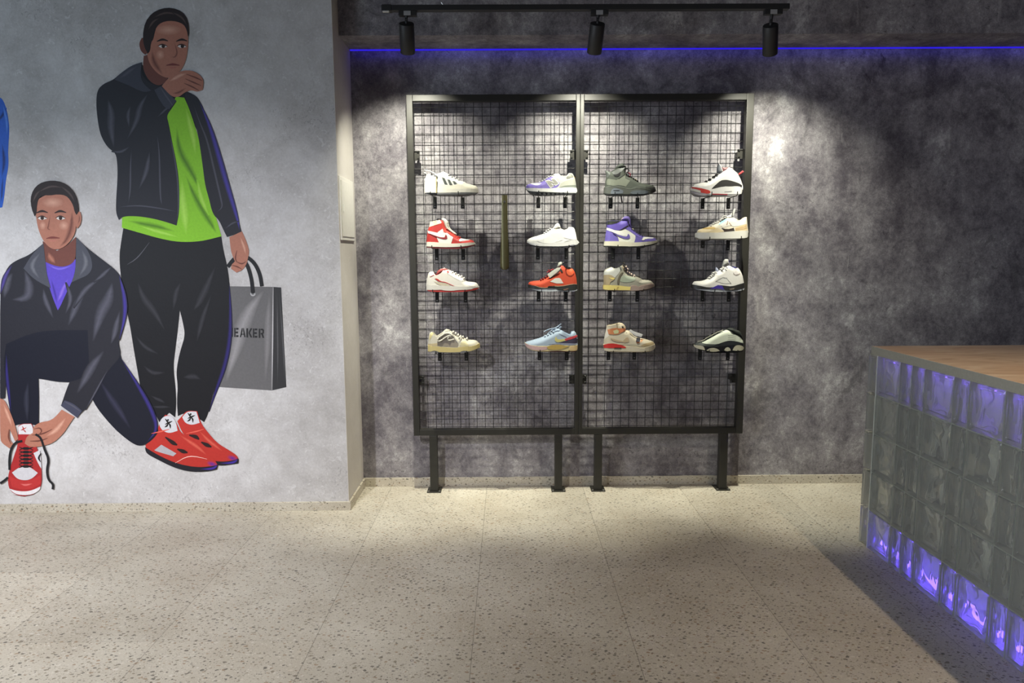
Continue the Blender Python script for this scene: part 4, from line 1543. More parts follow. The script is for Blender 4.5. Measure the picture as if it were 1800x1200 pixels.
s.patch('outsole_shadow_line', [(180, 712), (1330, 705), (1100, 742), (800, 747), (400, 742)], (62, 62, 64), 1, on='mid')
s.slab('tongue', [(440, 290), (500, 195), (560, 165), (620, 190), (700, 250), (600, 300)], (234, 233, 230), 0.021)
s.laces([(690, 245), (770, 290), (850, 325), (930, 365)], (236, 236, 232))
s.slab('hang_tag', [(150, 235), (360, 285), (388, 300), (388, 685), (110, 680), (100, 420)], (238, 238, 234), 0.0008, -0.043, 0.5, 0, Y=Y_NEAR)
s.slab('hang_tag_edge', [(370, 300), (388, 305), (388, 690), (368, 690)], (206, 184, 130), 0.0011, -0.0432, 0.5, 0, Y=Y_NEAR)
s.cord([[(85, 122), (150, 135), (230, 160), (330, 205), (400, 250)], [(70, 195), (110, 190), (130, 225), (145, 300)], [(270, 280), (330, 250), (390, 255)], [(150, 300), (105, 345), (95, 400), (125, 410), (140, 370)]], (240, 240, 236), 0.0030, -0.036)
s.brackets([(348, 1085), (1038, 1085)], [(232, 650), (925, 650)], 'white sneaker with three stripes')

# 2 -- red and white high-top
s = Shoe('sneaker', 'red and white high-top sneaker with a dark red swoosh', (740, 375), 1)
s.begin([(138, 705), (150, 560), (165, 440), (200, 340), (235, 210), (350, 200), (470, 165), (520, 170), (580, 200), (615, 330), (650, 400), (720, 430), (800, 490), (900, 570), (1000, 615), (1080, 640), (1250, 652), (1300, 680), (1330, 720)],
        [(1330, 720), (1000, 748), (700, 750), (430, 722), (140, 705)], (4, 6),
        [(140, 705), (430, 717), (700, 750), (1000, 745), (1330, 715), (1352, 762), (1250, 792), (1000, 827), (700, 837), (400, 832), (130, 817)],
        [(130, 815), (400, 830), (700, 835), (1000, 825), (1348, 762), (1310, 800), (1150, 845), (950, 880), (700, 882), (350, 862), (150, 847)], (180, 50, 46), (232, 228, 214), (116, 32, 38), 0.45, (222, 216, 190))
s.patch('collar', [(235, 210), (350, 200), (470, 167), (508, 235), (380, 275), (205, 340), (212, 290)], (226, 220, 192), 1)
s.patch('quarter_panel', [(385, 590), (400, 480), (420, 455), (540, 372), (562, 460), (600, 480), (650, 485), (725, 545), (800, 590), (745, 745), (700, 750), (440, 720)], (226, 225, 218), 1, it=0)
s.patch('swoosh', [(170, 430), (300, 455), (410, 480), (560, 560), (592, 588), (520, 595), (400, 572), (175, 492)], (234, 232, 226), 2, it=0, label='white tail of the swoosh')
s.patch('swoosh', [(185, 485), (400, 568), (520, 596), (580, 590), (610, 520), (642, 560), (652, 620), (600, 647), (480, 622), (330, 565)], (140, 26, 34), 3)
s.patch('eyestay', [(500, 172), (560, 190), (600, 300), (640, 420), (700, 440), (800, 510), (960, 600), (900, 620), (790, 560), (640, 470), (560, 470), (520, 330)], (186, 58, 48), 2)
s.patch('toe_box', [(945, 662), (990, 617), (1100, 640), (1240, 655), (1150, 668), (1010, 685), (960, 692)], (234, 232, 224), 2)
s.slab('tongue', [(520, 135), (560, 122), (600, 130), (660, 180), (692, 260), (720, 372), (800, 440), (890, 510), (850, 540), (720, 460), (640, 420), (600, 330), (560, 220)], (226, 222, 206), 0.022)
s.patch('strap_hole', [(640, 230), (680, 232), (688, 262), (640, 262)], (168, 166, 158), 1)
s.laces([(650, 395), (700, 430), (755, 480), (810, 525), (865, 560), (920, 585), (965, 600)], (190, 60, 48))
s.brackets([(392, 1165), (1050, 1155)], [(268, 790), (990, 790)], 'red and white high-top')

# 3 -- white low sneaker, red sole
s = Shoe('sneaker', 'white low sneaker with red outsole and red curved stripe', (740, 460), 1)
s.begin([(135, 600), (140, 480), (165, 360), (190, 270), (240, 240), (310, 248), (350, 300), (385, 340), (520, 275), (580, 168), (640, 170), (730, 210), (830, 265), (960, 335), (1080, 405), (1115, 492), (1330, 500), (1400, 540), (1445, 620)],
        [(1445, 625), (1050, 612), (830, 610), (300, 580), (135, 568)], (5, 9),
        [(135, 565), (300, 575), (750, 600), (1050, 605), (1445, 618), (1432, 642), (1330, 642), (1250, 682), (920, 692), (800, 712), (580, 707), (510, 687), (400, 692), (135, 697)],
        [(135, 695), (420, 685), (510, 685), (580, 705), (800, 710), (900, 705), (960, 690), (1200, 690), (1330, 640), (1445, 620), (1432, 660), (1370, 692), (1200, 722), (1000, 742), (500, 747), (200, 732)], (230, 226, 216), (230, 226, 216), (196, 60, 54), 0.5, (150, 62, 60))
s.patch('side_panel', [(320, 485), (450, 512), (620, 532), (745, 592), (550, 592), (400, 565)], (200, 190, 166), 1)
s.patch('side_stripe', [(335, 420), (400, 415), (480, 482), (620, 505), (720, 555), (835, 602), (765, 592), (650, 532), (500, 502), (430, 492)], (188, 46, 40), 2)
s.patch('heel_tick', [(215, 375), (310, 320), (322, 338), (232, 382)], (160, 66, 62), 1, it=0)
s.patch('badge', [(640, 232), (668, 215), (696, 235), (692, 268), (656, 282)], (180, 62, 54), 3)
s.patch('toe_cap', [(1110, 500), (1330, 505), (1395, 545), (1435, 612), (1250, 608), (1160, 590)], (236, 233, 226), 1)
s.patch('eyestay', [(600, 180), (730, 215), (830, 270), (960, 340), (1080, 410), (1105, 480), (1000, 480), (860, 420), (720, 330), (620, 280)], (236, 233, 224), 1)
s.slab('tongue', [(372, 325), (420, 215), (500, 172), (600, 160), (720, 205), (640, 260), (540, 265), (440, 335)], (156, 70, 68), 0.022)
s.slab('tongue_tab', [(470, 175), (560, 160), (585, 140), (600, 165), (720, 200), (620, 215), (540, 210)], (228, 214, 208), 0.018)
s.cord([[(760, 270), (770, 310), (830, 330), (890, 310)], [(870, 350), (900, 385), (950, 360)], [(990, 380), (980, 430), (1010, 455), (1060, 420)]], (190, 172, 160), 0.0016, -0.029)
s.laces([(790, 255), (860, 285), (930, 325), (1010, 365), (1070, 405)], (234, 230, 222))
s.brackets([(402, 1010), (1108, 1010)], [(290, 690), (1090, 690)], 'white sneaker with red outsole')

# 4 -- cream chunky sneaker
s = Shoe('sneaker', 'cream and yellow chunky skate sneaker with fat laces and grey suede side', (740, 565), 1)
s.begin([(170, 600), (180, 480), (195, 360), (215, 280), (270, 250), (320, 285), (355, 345), (400, 357), (540, 265), (590, 205), (640, 182), (720, 222), (800, 275), (900, 335), (1060, 405), (1150, 440), (1180, 457), (1360, 460), (1420, 510), (1462, 580), (1465, 620)],
        [(1465, 625), (1300, 610), (950, 625), (700, 640), (400, 608), (170, 597)], (4, 9),
        [(170, 597), (400, 607), (700, 637), (900, 640), (960, 612), (1100, 600), (1300, 600), (1440, 545), (1467, 590), (1452, 640), (1350, 682), (1200, 722), (1150, 707), (1050, 702), (950, 747), (450, 750), (420, 722), (330, 707), (250, 737), (170, 740)],
        [(200, 738), (330, 715), (420, 724), (460, 748), (950, 746), (1050, 706), (1150, 708), (1200, 718), (1400, 668), (1200, 736), (950, 758), (200, 756)], (222, 216, 196), (222, 204, 138), (150, 150, 148), 0.65, (180, 176, 160))
s.patch('heel_panel', [(205, 380), (235, 285), (270, 258), (310, 300), (260, 380), (215, 470)], (226, 214, 158), 1)
s.patch('suede_side', [(405, 410), (550, 305), (640, 292), (760, 300), (830, 370), (870, 460), (935, 560), (910, 632), (700, 642), (405, 606)], (158, 148, 132), 1)
s.patch('heel_band', [(175, 545), (400, 540), (405, 606), (172, 598)], (206, 190, 150), 1)
s.patch('toe_panel', [(960, 600), (1000, 500), (1100, 470), (1190, 600)], (226, 216, 170), 1)
s.slab('tongue', [(400, 360), (540, 262), (590, 205), (640, 180), (720, 215), (640, 290), (560, 320)], (212, 208, 190), 0.024)
s.laces([(800, 262), (860, 298), (920, 335), (980, 372), (1040, 385), (1140, 425)], (226, 222, 208), 0.0058)
s.cord([[(412, 470), (440, 495), (520, 460), (640, 370), (720, 345)], [(420, 440), (430, 410), (540, 330), (620, 285), (720, 300), (800, 350), (860, 430), (940, 555)], [(760, 350), (690, 375), (660, 430), (690, 470), (760, 460), (825, 435)], [(930, 400), (1000, 385), (960, 500)]], (224, 220, 204), 0.0050, -0.036)
s.brackets([(470, 975), (1128, 970)], [(370, 740), (1130, 735)], 'cream chunky sneaker')

# 5 -- violet and grey runner
s = Shoe('sneaker', 'violet and light grey running sneaker with a grey letter N', (915, 290), -1)
s.begin([(125, 560), (150, 490), (230, 465), (440, 440), (560, 400), (660, 305), (800, 265), (860, 235), (940, 230), (1000, 272), (1080, 290), (1130, 292), (1200, 203), (1280, 203), (1320, 270), (1360, 380), (1385, 560)],
        [(1385, 565), (1150, 562), (900, 582), (600, 597), (125, 575)], (9, 12),
        [(125, 572), (600, 597), (900, 577), (1150, 562), (1390, 567), (1412, 660), (1390, 692), (1100, 692), (700, 682), (300, 667), (180, 642)],
        [(133, 583), (180, 640), (300, 665), (700, 680), (1100, 692), (1402, 690), (1390, 712), (1200, 737), (1000, 732), (600, 752), (350, 742), (220, 690)], (204, 204, 196), (234, 234, 230), (56, 58, 60), 0.7, (140, 140, 130))
s.patch('toe_panel', [(130, 565), (150, 492), (240, 467), (440, 442), (560, 402), (660, 320), (790, 290), (830, 325), (985, 445), (935, 530), (850, 580), (600, 597), (150, 578)], (128, 114, 192), 1)
s.patch('toe_mesh', [(235, 467), (330, 455), (520, 460), (475, 490), (400, 512), (310, 492)], (232, 232, 236), 2)
s.patch('heel_panel', [(1000, 445), (1180, 362), (1330, 335), (1375, 480), (1385, 560), (955, 565), (985, 500)], (178, 180, 168), 1)
s.patch('heel_base', [(945, 568), (1020, 530), (1120, 500), (1380, 500), (1388, 565), (1150, 566)], (122, 128, 118), 2)
N_OUT = [(600, 396), (700, 368), (800, 408), (742, 343), (838, 314), (970, 455), (876, 508), (790, 478), (842, 520), (738, 568)]
s.patch('letter_edge', N_OUT, (240, 240, 240), 3, it=0)
s.patch('letter', [(622, 401), (692, 384), (842, 438), (768, 352), (828, 334), (944, 450), (882, 484), (738, 434), (816, 514), (746, 544)], (160, 160, 150), 4, it=0)
s.patch('collar_pad', [(1140, 305), (1215, 215), (1285, 235), (1312, 300), (1160, 335)], (132, 134, 124), 1)
s.slab('tongue', [(780, 275), (850, 213), (895, 225), (945, 213), (1000, 272), (900, 310)], (228, 228, 222), 0.021)
s.laces([(470, 430), (540, 395), (600, 365), (650, 335), (700, 300), (745, 282)], (232, 232, 234))
s.slab('heel_tag', [(1285, 268), (1312, 285), (1352, 300), (1350, 318), (1325, 335), (1300, 312)], (196, 160, 84), 0.006, 0.0, 0.35, 0, metal=0.4)
s.patch('tread', [(300, 668), (330, 670), (345, 745), (320, 742)], (46, 48, 50), 2, on='mid', it=0)
for tx in (420, 540, 650, 760, 865, 970, 1075):
    s.patch('tread', [(tx - 22, 672), (tx + 8, 674), (tx + 26, 700), (tx - 4, 700)], (46, 48, 50), 2, on='mid', it=0)
s.brackets([(440, 1070), (1105, 1070)], [(450, 635), (1165, 640)], 'violet and grey runner')

# 6 -- all white runner
s = Shoe('sneaker', 'all white running sneaker with thin black tread and raised tongue', (915, 380), -1)
s.begin([(160, 610), (180, 570), (260, 530), (440, 480), (580, 430), (680, 352), (760, 302), (820, 300), (880, 290), (985, 300), (1040, 342), (1090, 352), (1140, 332), (1200, 272), (1270, 262), (1330, 292), (1370, 420), (1400, 580)],
        [(1400, 595), (1280, 590), (1150, 642), (1000, 655), (850, 645), (600, 685), (300, 675), (160, 622)], (9, 13),
        [(160, 620), (300, 675), (600, 685), (850, 640), (1000, 650), (1150, 640), (1280, 580), (1400, 583), (1458, 650), (1400, 702), (1350, 712), (1290, 702), (1100, 747), (700, 747), (400, 737), (250, 702), (180, 662)],
        [(178, 662), (250, 700), (400, 735), (700, 745), (1100, 745), (1290, 700), (1350, 712), (1425, 690), (1380, 742), (1300, 767), (900, 782), (700, 797), (500, 782), (350, 752), (230, 717)], (230, 229, 224), (234, 234, 232), (50, 50, 56), 0.65, (196, 190, 180))
s.patch('side_panel', [(560, 480), (700, 420), (860, 560), (1040, 590), (880, 640), (600, 680), (420, 620)], (236, 236, 232), 1)
s.patch('heel_panel', [(1080, 420), (1220, 330), (1330, 300), (1370, 430), (1395, 575), (1280, 575), (1180, 560), (1060, 520)], (238, 238, 236), 1)
s.patch('sole_groove', [(740, 668), (860, 645), (1000, 655), (870, 662)], (188, 188, 186), 2)
s.patch('sole_groove', [(1080, 640), (1170, 590), (1290, 575), (1180, 620)], (190, 190, 188), 2)
s.slab('tongue', [(790, 320), (840, 240), (870, 195), (910, 170), (965, 195), (990, 290), (900, 340), (830, 350)], (234, 232, 224), 0.022)
s.patch('tongue_edge', [(820, 345), (900, 300), (978, 285), (930, 325), (868, 352)], (190, 176, 152), 1)
s.laces([(590, 425), (640, 385), (690, 345), (735, 312)], (236, 235, 230))
s.patch('heel_wedge', [(1215, 735), (1290, 700), (1350, 714), (1320, 735)], (120, 118, 130), 2, on='mid')
for tx in (500, 590, 690, 800, 940, 1050):
    s.patch('tread', [(tx - 20, 752), (tx + 20, 752), (tx + 14, 782), (tx - 14, 782)], (32, 32, 34), 1, on='mid', it=0)
s.brackets([(430, 1075), (1135, 1070)], [(402, 720), (1205, 710)], 'all white runner')

# 7 -- orange red mid-top
s = Shoe('sneaker', 'orange red suede mid-top sneaker with a long white tag', (915, 450), -1)
s.begin([(188, 695), (210, 650), (270, 622), (470, 607), (560, 572), (680, 502), (800, 432), (920, 332), (945, 240), (1000, 232), (1050, 242), (1250, 302), (1300, 312), (1370, 450), (1400, 690)],
        [(1400, 700), (1280, 700), (1000, 755), (800, 745), (650, 785), (500, 785), (350, 735), (190, 705)], (10, 11),
        [(190, 700), (350, 733), (500, 783), (650, 783), (800, 743), (1000, 757), (1280, 698), (1400, 700), (1412, 800), (1380, 832), (1200, 852), (950, 852), (880, 802), (760, 792), (500, 802), (400, 817), (250, 802), (188, 770)],
        [(250, 805), (400, 815), (500, 798), (760, 788), (880, 803), (950, 850), (1200, 850), (1412, 823), (1402, 858), (1252, 874), (950, 864), (700, 874), (450, 864)], (202, 74, 44), (50, 54, 52), (208, 216, 222), 0.8, (34, 34, 36))
s.patch('side_window', [(730, 632), (860, 552), (960, 540), (1000, 562), (1025, 605), (1072, 678), (900, 680)], (218, 214, 206), 1, it=0)
s.patch('ankle_pad', [(1135, 340), (1250, 318), (1305, 330), (1325, 410), (1280, 480), (1210, 490), (1150, 430)], (224, 98, 58), 2)
s.patch('ankle_dark_line', [(1120, 320), (1135, 340), (1150, 430), (1210, 490), (1280, 480), (1325, 410), (1338, 440), (1285, 505), (1200, 512), (1125, 440)], (146, 46, 30), 1)
s.patch('collar', [(1070, 246), (1200, 262), (1262, 302), (1200, 322), (1130, 295)], (36, 36, 38), 2)
s.patch('lace_plate', [(985, 308), (1030, 330), (1058, 400), (1040, 420), (985, 375)], (40, 40, 38), 2)
s.patch('eyestay', [(700, 545), (850, 450), (960, 350), (985, 330), (985, 380), (880, 470), (730, 560)], (46, 30, 28), 1)
s.patch('sole_line', [(350, 728), (500, 778), (650, 780), (800, 735), (1000, 748), (1280, 690), (1400, 690), (1400, 700), (1280, 702), (1000, 762), (800, 750), (650, 792), (500, 790), (350, 740)], (176, 168, 140), 1, on='mid')
for tx in (700, 750, 800):
    s.patch('flame', [(tx - 25, 790), (tx - 20, 750), (tx + 40, 735), (tx + 60, 790)], (38, 36, 36), 2, on='mid', it=0)
s.patch('air_window', [(1050, 830), (1200, 800), (1190, 820), (1100, 850)], (150, 110, 92), 1, on='mid')
s.slab('tongue', [(905, 265), (925, 190), (960, 145), (995, 125), (1030, 165), (1025, 225), (960, 290)], (196, 200, 186), 0.022)
s.slab('tongue_lining', [(935, 255), (960, 225), (1010, 228), (1080, 250), (1060, 300), (990, 290)], (196, 80, 62), 0.022)
s.slab('hang_tag', [(668, 455), (700, 430), (905, 292), (1000, 275), (1000, 300), (960, 352), (735, 542), (695, 505)], (226, 226, 212), 0.0012, -0.038, 0.6, 0, Y=Y_NEAR)
s.laces([(505, 590), (560, 560), (620, 525), (670, 485)], (134, 30, 32))
s.cord([[(690, 480), (730, 370), (780, 325), (830, 330)], [(650, 400), (700, 380), (740, 345)], [(690, 330), (720, 380), (720, 410)]], (176, 60, 66), 0.0028, -0.012)
s.brackets([(448, 1130), (1125, 1130)], [(525, 825), (1200, 860)], 'orange red mid-top')

# 8 -- pale blue low sneaker
s = Shoe('sneaker', 'pale blue low sneaker with yellow swoosh and bow tied laces', (915, 560), -1)
s.begin([(105, 600), (150, 567), (300, 532), (440, 492), (600, 432), (720, 372), (800, 332), (850, 300), (920, 280), (990, 277), (1210, 402), (1240, 382), (1260, 322), (1310, 300), (1365, 332), (1380, 390), (1413, 420), (1413, 600)],
        [(1413, 655), (1200, 665), (900, 645), (700, 665), (400, 660), (200, 635), (105, 612)], (9, 12),
        [(105, 600), (150, 615), (200, 637), (400, 662), (740, 662), (900, 642), (1200, 662), (1415, 652), (1415, 760), (1390, 792), (1200, 797), (950, 782), (800, 787), (400, 792), (250, 757), (130, 692)],
        [(200, 738), (400, 788), (800, 785), (1200, 795), (1402, 783), (1382, 812), (1200, 814), (420, 802)], (172, 190, 208), (232, 214, 160), (90, 40, 46), 0.75, (150, 170, 190))
s.patch('swoosh', [(850, 545), (858, 490), (885, 448), (910, 510), (960, 522), (1100, 506), (1122, 552), (1000, 582), (905, 592)], (214, 206, 130), 2, label='yellow front of the swoosh')
s.patch('swoosh', [(1092, 512), (1250, 455), (1390, 398), (1416, 430), (1380, 466), (1122, 552)], (206, 74, 82), 2, it=0, label='red tail of the swoosh')
s.patch('heel_panel', [(960, 600), (1120, 556), (1380, 470), (1413, 500), (1405, 605), (1050, 606)], (66, 60, 84), 1, it=0)
s.patch('heel_band', [(690, 640), (900, 610), (1410, 602), (1413, 650), (1200, 660), (900, 642)], (150, 156, 176), 1)
s.patch('collar_seam', [(955, 372), (1140, 458), (1152, 475), (965, 388)], (116, 122, 136), 1, it=0)
s.patch('toe_bumper', [(108, 605), (150, 622), (200, 652), (400, 690), (690, 702), (640, 772), (400, 788), (250, 757), (130, 692)], (226, 190, 186), 1, on='mid')
s.patch('sole_panel', [(650, 702), (750, 658), (950, 646), (1080, 670), (1210, 690), (1100, 735), (950, 776), (720, 772)], (206, 176, 96), 2, on='mid')
s.patch('heel_bumper', [(1250, 690), (1413, 665), (1413, 760), (1390, 790), (1200, 792)], (236, 206, 152), 1, on='mid')
s.slab('tongue', [(800, 340), (860, 250), (920, 235), (990, 268), (1000, 300), (900, 340)], (180, 200, 220), 0.021)
s.laces([(610, 430), (680, 395), (750, 360), (815, 325)], (186, 204, 222))
s.cord([[(582, 328), (640, 290), (720, 255), (850, 238), (930, 190), (1005, 128)], [(660, 405), (720, 330), (780, 280), (860, 240)], [(860, 240), (900, 205), (950, 190), (1000, 195), (1015, 215), (960, 235), (880, 245)], [(790, 320), (850, 260), (890, 250)]], (184, 204, 226), 0.0030, -0.010)
s.brackets([(470, 1030), (1145, 1030)], [(485, 775), (1205, 785)], 'pale blue low sneaker')

# 9 -- dark olive high-top
s = Shoe('sneaker', 'dark olive grey suede high-top sneaker with black sole', (1050, 285), 1)
s.begin([(190, 620), (195, 500), (222, 380), (212, 260), (188, 207), (250, 220), (325, 248), (420, 190), (560, 130), (700, 102), (704, 180), (695, 290), (760, 355), (850, 385), (940, 455), (1050, 512), (1180, 552), (1350, 567), (1420, 602), (1452, 680)],
        [(1452, 695), (1330, 695), (1100, 645), (1000, 630), (830, 678), (700, 645), (420, 585), (180, 628)], (6, 8),
        [(178, 622), (300, 605), (420, 573), (700, 640), (830, 670), (1000, 620), (1340, 690), (1450, 690), (1432, 742), (1300, 792), (1000, 802), (300, 797), (170, 767)],
        [(170, 760), (300, 790), (1000, 795), (1300, 785), (1434, 742), (1250, 807), (1000, 827), (300, 827), (180, 787)], (84, 90, 82), (92, 96, 90), (44, 46, 46), 0.85, (50, 54, 50))
s.patch('suede_side', [(220, 485), (258, 412), (430, 425), (500, 442), (685, 300), (695, 400), (812, 460), (715, 602), (560, 562), (420, 572), (240, 565)], (128, 134, 120), 1)
s.patch('ankle_pad', [(345, 250), (600, 128), (690, 120), (640, 200), (560, 270), (480, 310), (400, 290)], (116, 120, 118), 1)
s.patch('ankle_notch', [(395, 290), (490, 300), (590, 228), (570, 320), (500, 362), (440, 345)], (34, 34, 36), 2)
s.patch('vent_slit', [(525, 400), (680, 300), (685, 318), (545, 412)], (40, 42, 42), 2, it=0)
s.patch('toe_cap', [(1180, 640), (1310, 600), (1420, 605), (1448, 680), (1340, 690)], (74, 76, 72), 1)
s.patch('toe_side', [(830, 668), (900, 600), (1100, 560), (1200, 600), (1190, 650), (1000, 622)], (92, 98, 90), 1)
s.patch('heel_tab', [(192, 212), (250, 222), (335, 255), (260, 380), (225, 380), (215, 270)], (106, 112, 108), 1)
s.patch('sole_window', [(330, 742), (390, 642), (500, 640), (650, 702), (640, 772), (350, 782)], (112, 120, 130), 1, on='mid')
s.patch('air_unit', [(400, 690), (560, 690), (552, 710), (408, 706)], (24, 24, 28), 2, on='mid')
s.patch('sole_window', [(812, 772), (870, 712), (1000, 695), (1180, 702), (1272, 732), (1230, 790), (900, 792)], (104, 112, 118), 1, on='mid')
s.patch('sole_edge', [(180, 628), (420, 580), (700, 645), (830, 676), (1000, 628), (1340, 696), (1340, 686), (1000, 618), (830, 664), (700, 634), (420, 568), (180, 618)], (136, 142, 130), 1, on='mid')
s.patch('toe_bumper', [(1330, 690), (1450, 688), (1432, 740), (1330, 770)], (64, 64, 60), 1, on='mid')
s.slab('tongue', [(430, 178), (470, 110), (520, 60), (625, 30), (662, 80), (705, 102), (690, 150), (560, 160)], (58, 64, 58), 0.024)
s.laces([(720, 300), (770, 340), (830, 365), (890, 410), (940, 440), (990, 470)], (28, 28, 30))
s.cord([[(700, 175), (750, 158), (785, 200), (770, 240), (720, 262)], [(590, 825), (598, 900), (606, 960), (620, 1010)]], (30, 30, 32), 0.0034, -0.012)
s.cord([[(770, 262), (815, 280), (830, 320), (800, 355), (780, 330)]], (150, 44, 60), 0.0026, -0.014, name='lace_cord')
s.slab('lace_lock', [(930, 415), (968, 420), (968, 465), (940, 470)], (226, 212, 150), 0.008, -0.014)
s.brackets([(330, 1150), (995, 1150)], [(440, 740), (1000, 760)], 'dark olive high-top')

# 10 -- purple high-top
s = Shoe('sneaker', 'purple and white high-top sneaker with purple swoosh and black collar', (1050, 375), 1)
s.begin([(188, 692), (200, 560), (225, 400), (240, 270), (245, 190), (420, 182), (560, 190), (700, 167), (762, 200), (792, 280), (850, 385), (940, 465), (1040, 535), (1130, 572), (1260, 582), (1400, 597), (1445, 640), (1480, 672)],
        [(1480, 680), (1300, 705), (930, 725), (750, 715), (540, 695), (190, 690)], (4, 6),
        [(185, 690), (540, 690), (750, 713), (930, 723), (1300, 698), (1482, 670), (1507, 712), (1400, 747), (1200, 792), (900, 822), (500, 812), (165, 802)],
        [(165, 800), (500, 810), (900, 820), (1200, 790), (1504, 712), (1482, 750), (1250, 812), (1000, 852), (700, 852), (400, 837), (180, 827)], (114, 102, 184), (230, 226, 204), (36, 36, 36), 0.5, (46, 50, 46))
s.patch('collar', [(245, 192), (420, 183), (560, 192), (610, 185), (440, 255), (240, 285)], (50, 54, 48), 1)
s.patch('quarter_panel', [(470, 545), (560, 430), (700, 385), (800, 440), (940, 552), (948, 620), (918, 718), (750, 712), (545, 692), (520, 590)], (230, 230, 218), 1, it=0)
s.patch('swoosh', [(230, 355), (450, 415), (560, 428), (600, 440), (720, 560), (560, 535), (226, 412)], (234, 234, 230), 2, it=0, label='white strap above the swoosh')
s.patch('ankle_strap', [(240, 300), (430, 266), (690, 170), (738, 190), (756, 290), (680, 342), (560, 417), (450, 412), (236, 352)], (98, 82, 172), 3)
s.patch('strap_gap', [(545, 420), (690, 342), (762, 292), (772, 330), (660, 400), (600, 420)], (32, 26, 40), 2, it=0)
s.patch('swoosh', [(395, 490), (560, 540), (700, 577), (748, 562), (770, 500), (812, 545), (815, 605), (755, 637), (640, 617), (500, 550)], (104, 92, 168), 4)
s.patch('toe_box', [(1100, 660), (1110, 620), (1135, 578), (1270, 590), (1400, 600), (1370, 622), (1190, 628), (1150, 668)], (234, 233, 224), 2)
s.patch('eyestay', [(700, 380), (780, 330), (850, 400), (940, 480), (1040, 550), (1110, 580), (1090, 620), (950, 560), (900, 510), (800, 440)], (108, 96, 174), 2)
s.slab('tongue', [(590, 155), (640, 95), (700, 66), (782, 82), (822, 160), (832, 280), (860, 385), (780, 335), (740, 190)], (118, 104, 176), 0.022)
s.slab('tongue_label', [(595, 145), (640, 98), (700, 70), (742, 95), (660, 142)], (220, 196, 176), 0.0226)
s.laces([(850, 400), (895, 450), (945, 490), (995, 525), (1045, 545), (1100, 562)], (44, 36, 84))
s.slab('lace_tip', [(862, 375), (890, 372), (904, 400), (878, 410)], (220, 220, 180), 0.008, -0.012)
s.cord([[(760, 200), (775, 260), (800, 310), (790, 350)]], (32, 26, 48), 0.0034, -0.020)
s.brackets([(385, 1140), (1015, 1140)], [(512, 780), (1170, 780)], 'purple high-top')

# 11 -- grey trainer with yellow heel
s = Shoe('sneaker', 'grey mid-top trainer with yellow heel sole and dark side strap', (1050, 455), 1)
s.begin([(152, 645), (150, 500), (150, 400), (165, 300), (200, 252), (340, 202), (430, 247), (520, 217), (620, 155), (662, 232), (682, 345), (800, 402), (950, 422), (1080, 482), (1100, 512), (1310, 527), (1370, 582), (1410, 622)],
        [(1410, 640), (1200, 670), (1020, 695), (920, 662), (840, 668), (780, 695), (500, 670), (150, 650)], (5, 8),
        [(145, 645), (500, 655), (770, 690), (840, 660), (900, 655), (1010, 690), (1100, 660), (1350, 612), (1415, 630), (1402, 682), (1250, 737), (1000, 772), (800, 787), (200, 772), (140, 747)],
        [(180, 765), (800, 780), (1000, 768), (1250, 733), (1402, 680), (1262, 757), (1000, 797), (300, 792)], (150, 148, 134), (168, 148, 138), (92, 72, 62), 0.8, (150, 146, 130))
s.patch('collar', [(160, 395), (170, 292), (340, 203), (430, 248), (520, 218), (600, 185), (565, 330), (450, 462), (330, 388)], (192, 194, 188), 1)
s.patch('heel_panel', [(150, 445), (170, 398), (330, 388), (450, 462), (422, 530), (330, 572), (310, 645), (155, 650)], (172, 156, 124), 2)
s.patch('swoosh', [(295, 450), (345, 468), (400, 470), (445, 488), (420, 512), (365, 508)], (226, 208, 120), 3)
s.patch('mesh_side', [(580, 492), (640, 420), (690, 402), (800, 440), (950, 472), (900, 562), (700, 592), (570, 560)], (152, 162, 144), 1)
s.patch('side_strap', [(495, 600), (500, 540), (540, 430), (600, 332), (642, 332), (575, 440), (548, 590), (540, 640)], (100, 94, 78), 3)
s.patch('toe_cap', [(1020, 575), (1060, 530), (1100, 512), (1310, 528), (1370, 585), (1200, 580), (1050, 602)], (190, 186, 170), 1)
s.patch('toe_guard', [(830, 690), (850, 655), (950, 650), (1020, 690), (1100, 640), (1350, 590), (1405, 630), (1250, 670), (1020, 700)], (178, 158, 146), 1)
s.patch('heel_sole', [(145, 645), (500, 655), (770, 690), (832, 692), (818, 778), (480, 775), (200, 768), (140, 742)], (232, 214, 128), 1, on='mid')
s.patch('sole_notch', [(500, 690), (540, 690), (500, 770), (470, 770)], (200, 178, 100), 2, on='mid', it=0)
s.slab('tongue', [(555, 210), (620, 152), (660, 190), (690, 330), (640, 300)], (184, 168, 142), 0.021)
s.laces([(715, 195), (755, 255), (750, 310), (800, 350), (850, 385), (920, 415)], (208, 188, 174), 0.0046)
s.cord([[(640, 165), (632, 100), (650, 80), (672, 105), (680, 150), (660, 200)], [(640, 200), (660, 270), (720, 280), (770, 245)], [(960, 425), (1010, 425), (1060, 455)]], (70, 62, 52), 0.0022, -0.016, name='lace_cord')
s.brackets([(310, 1060), (990, 1060)], [(430, 740), (1150, 745)], 'grey mid-top trainer')

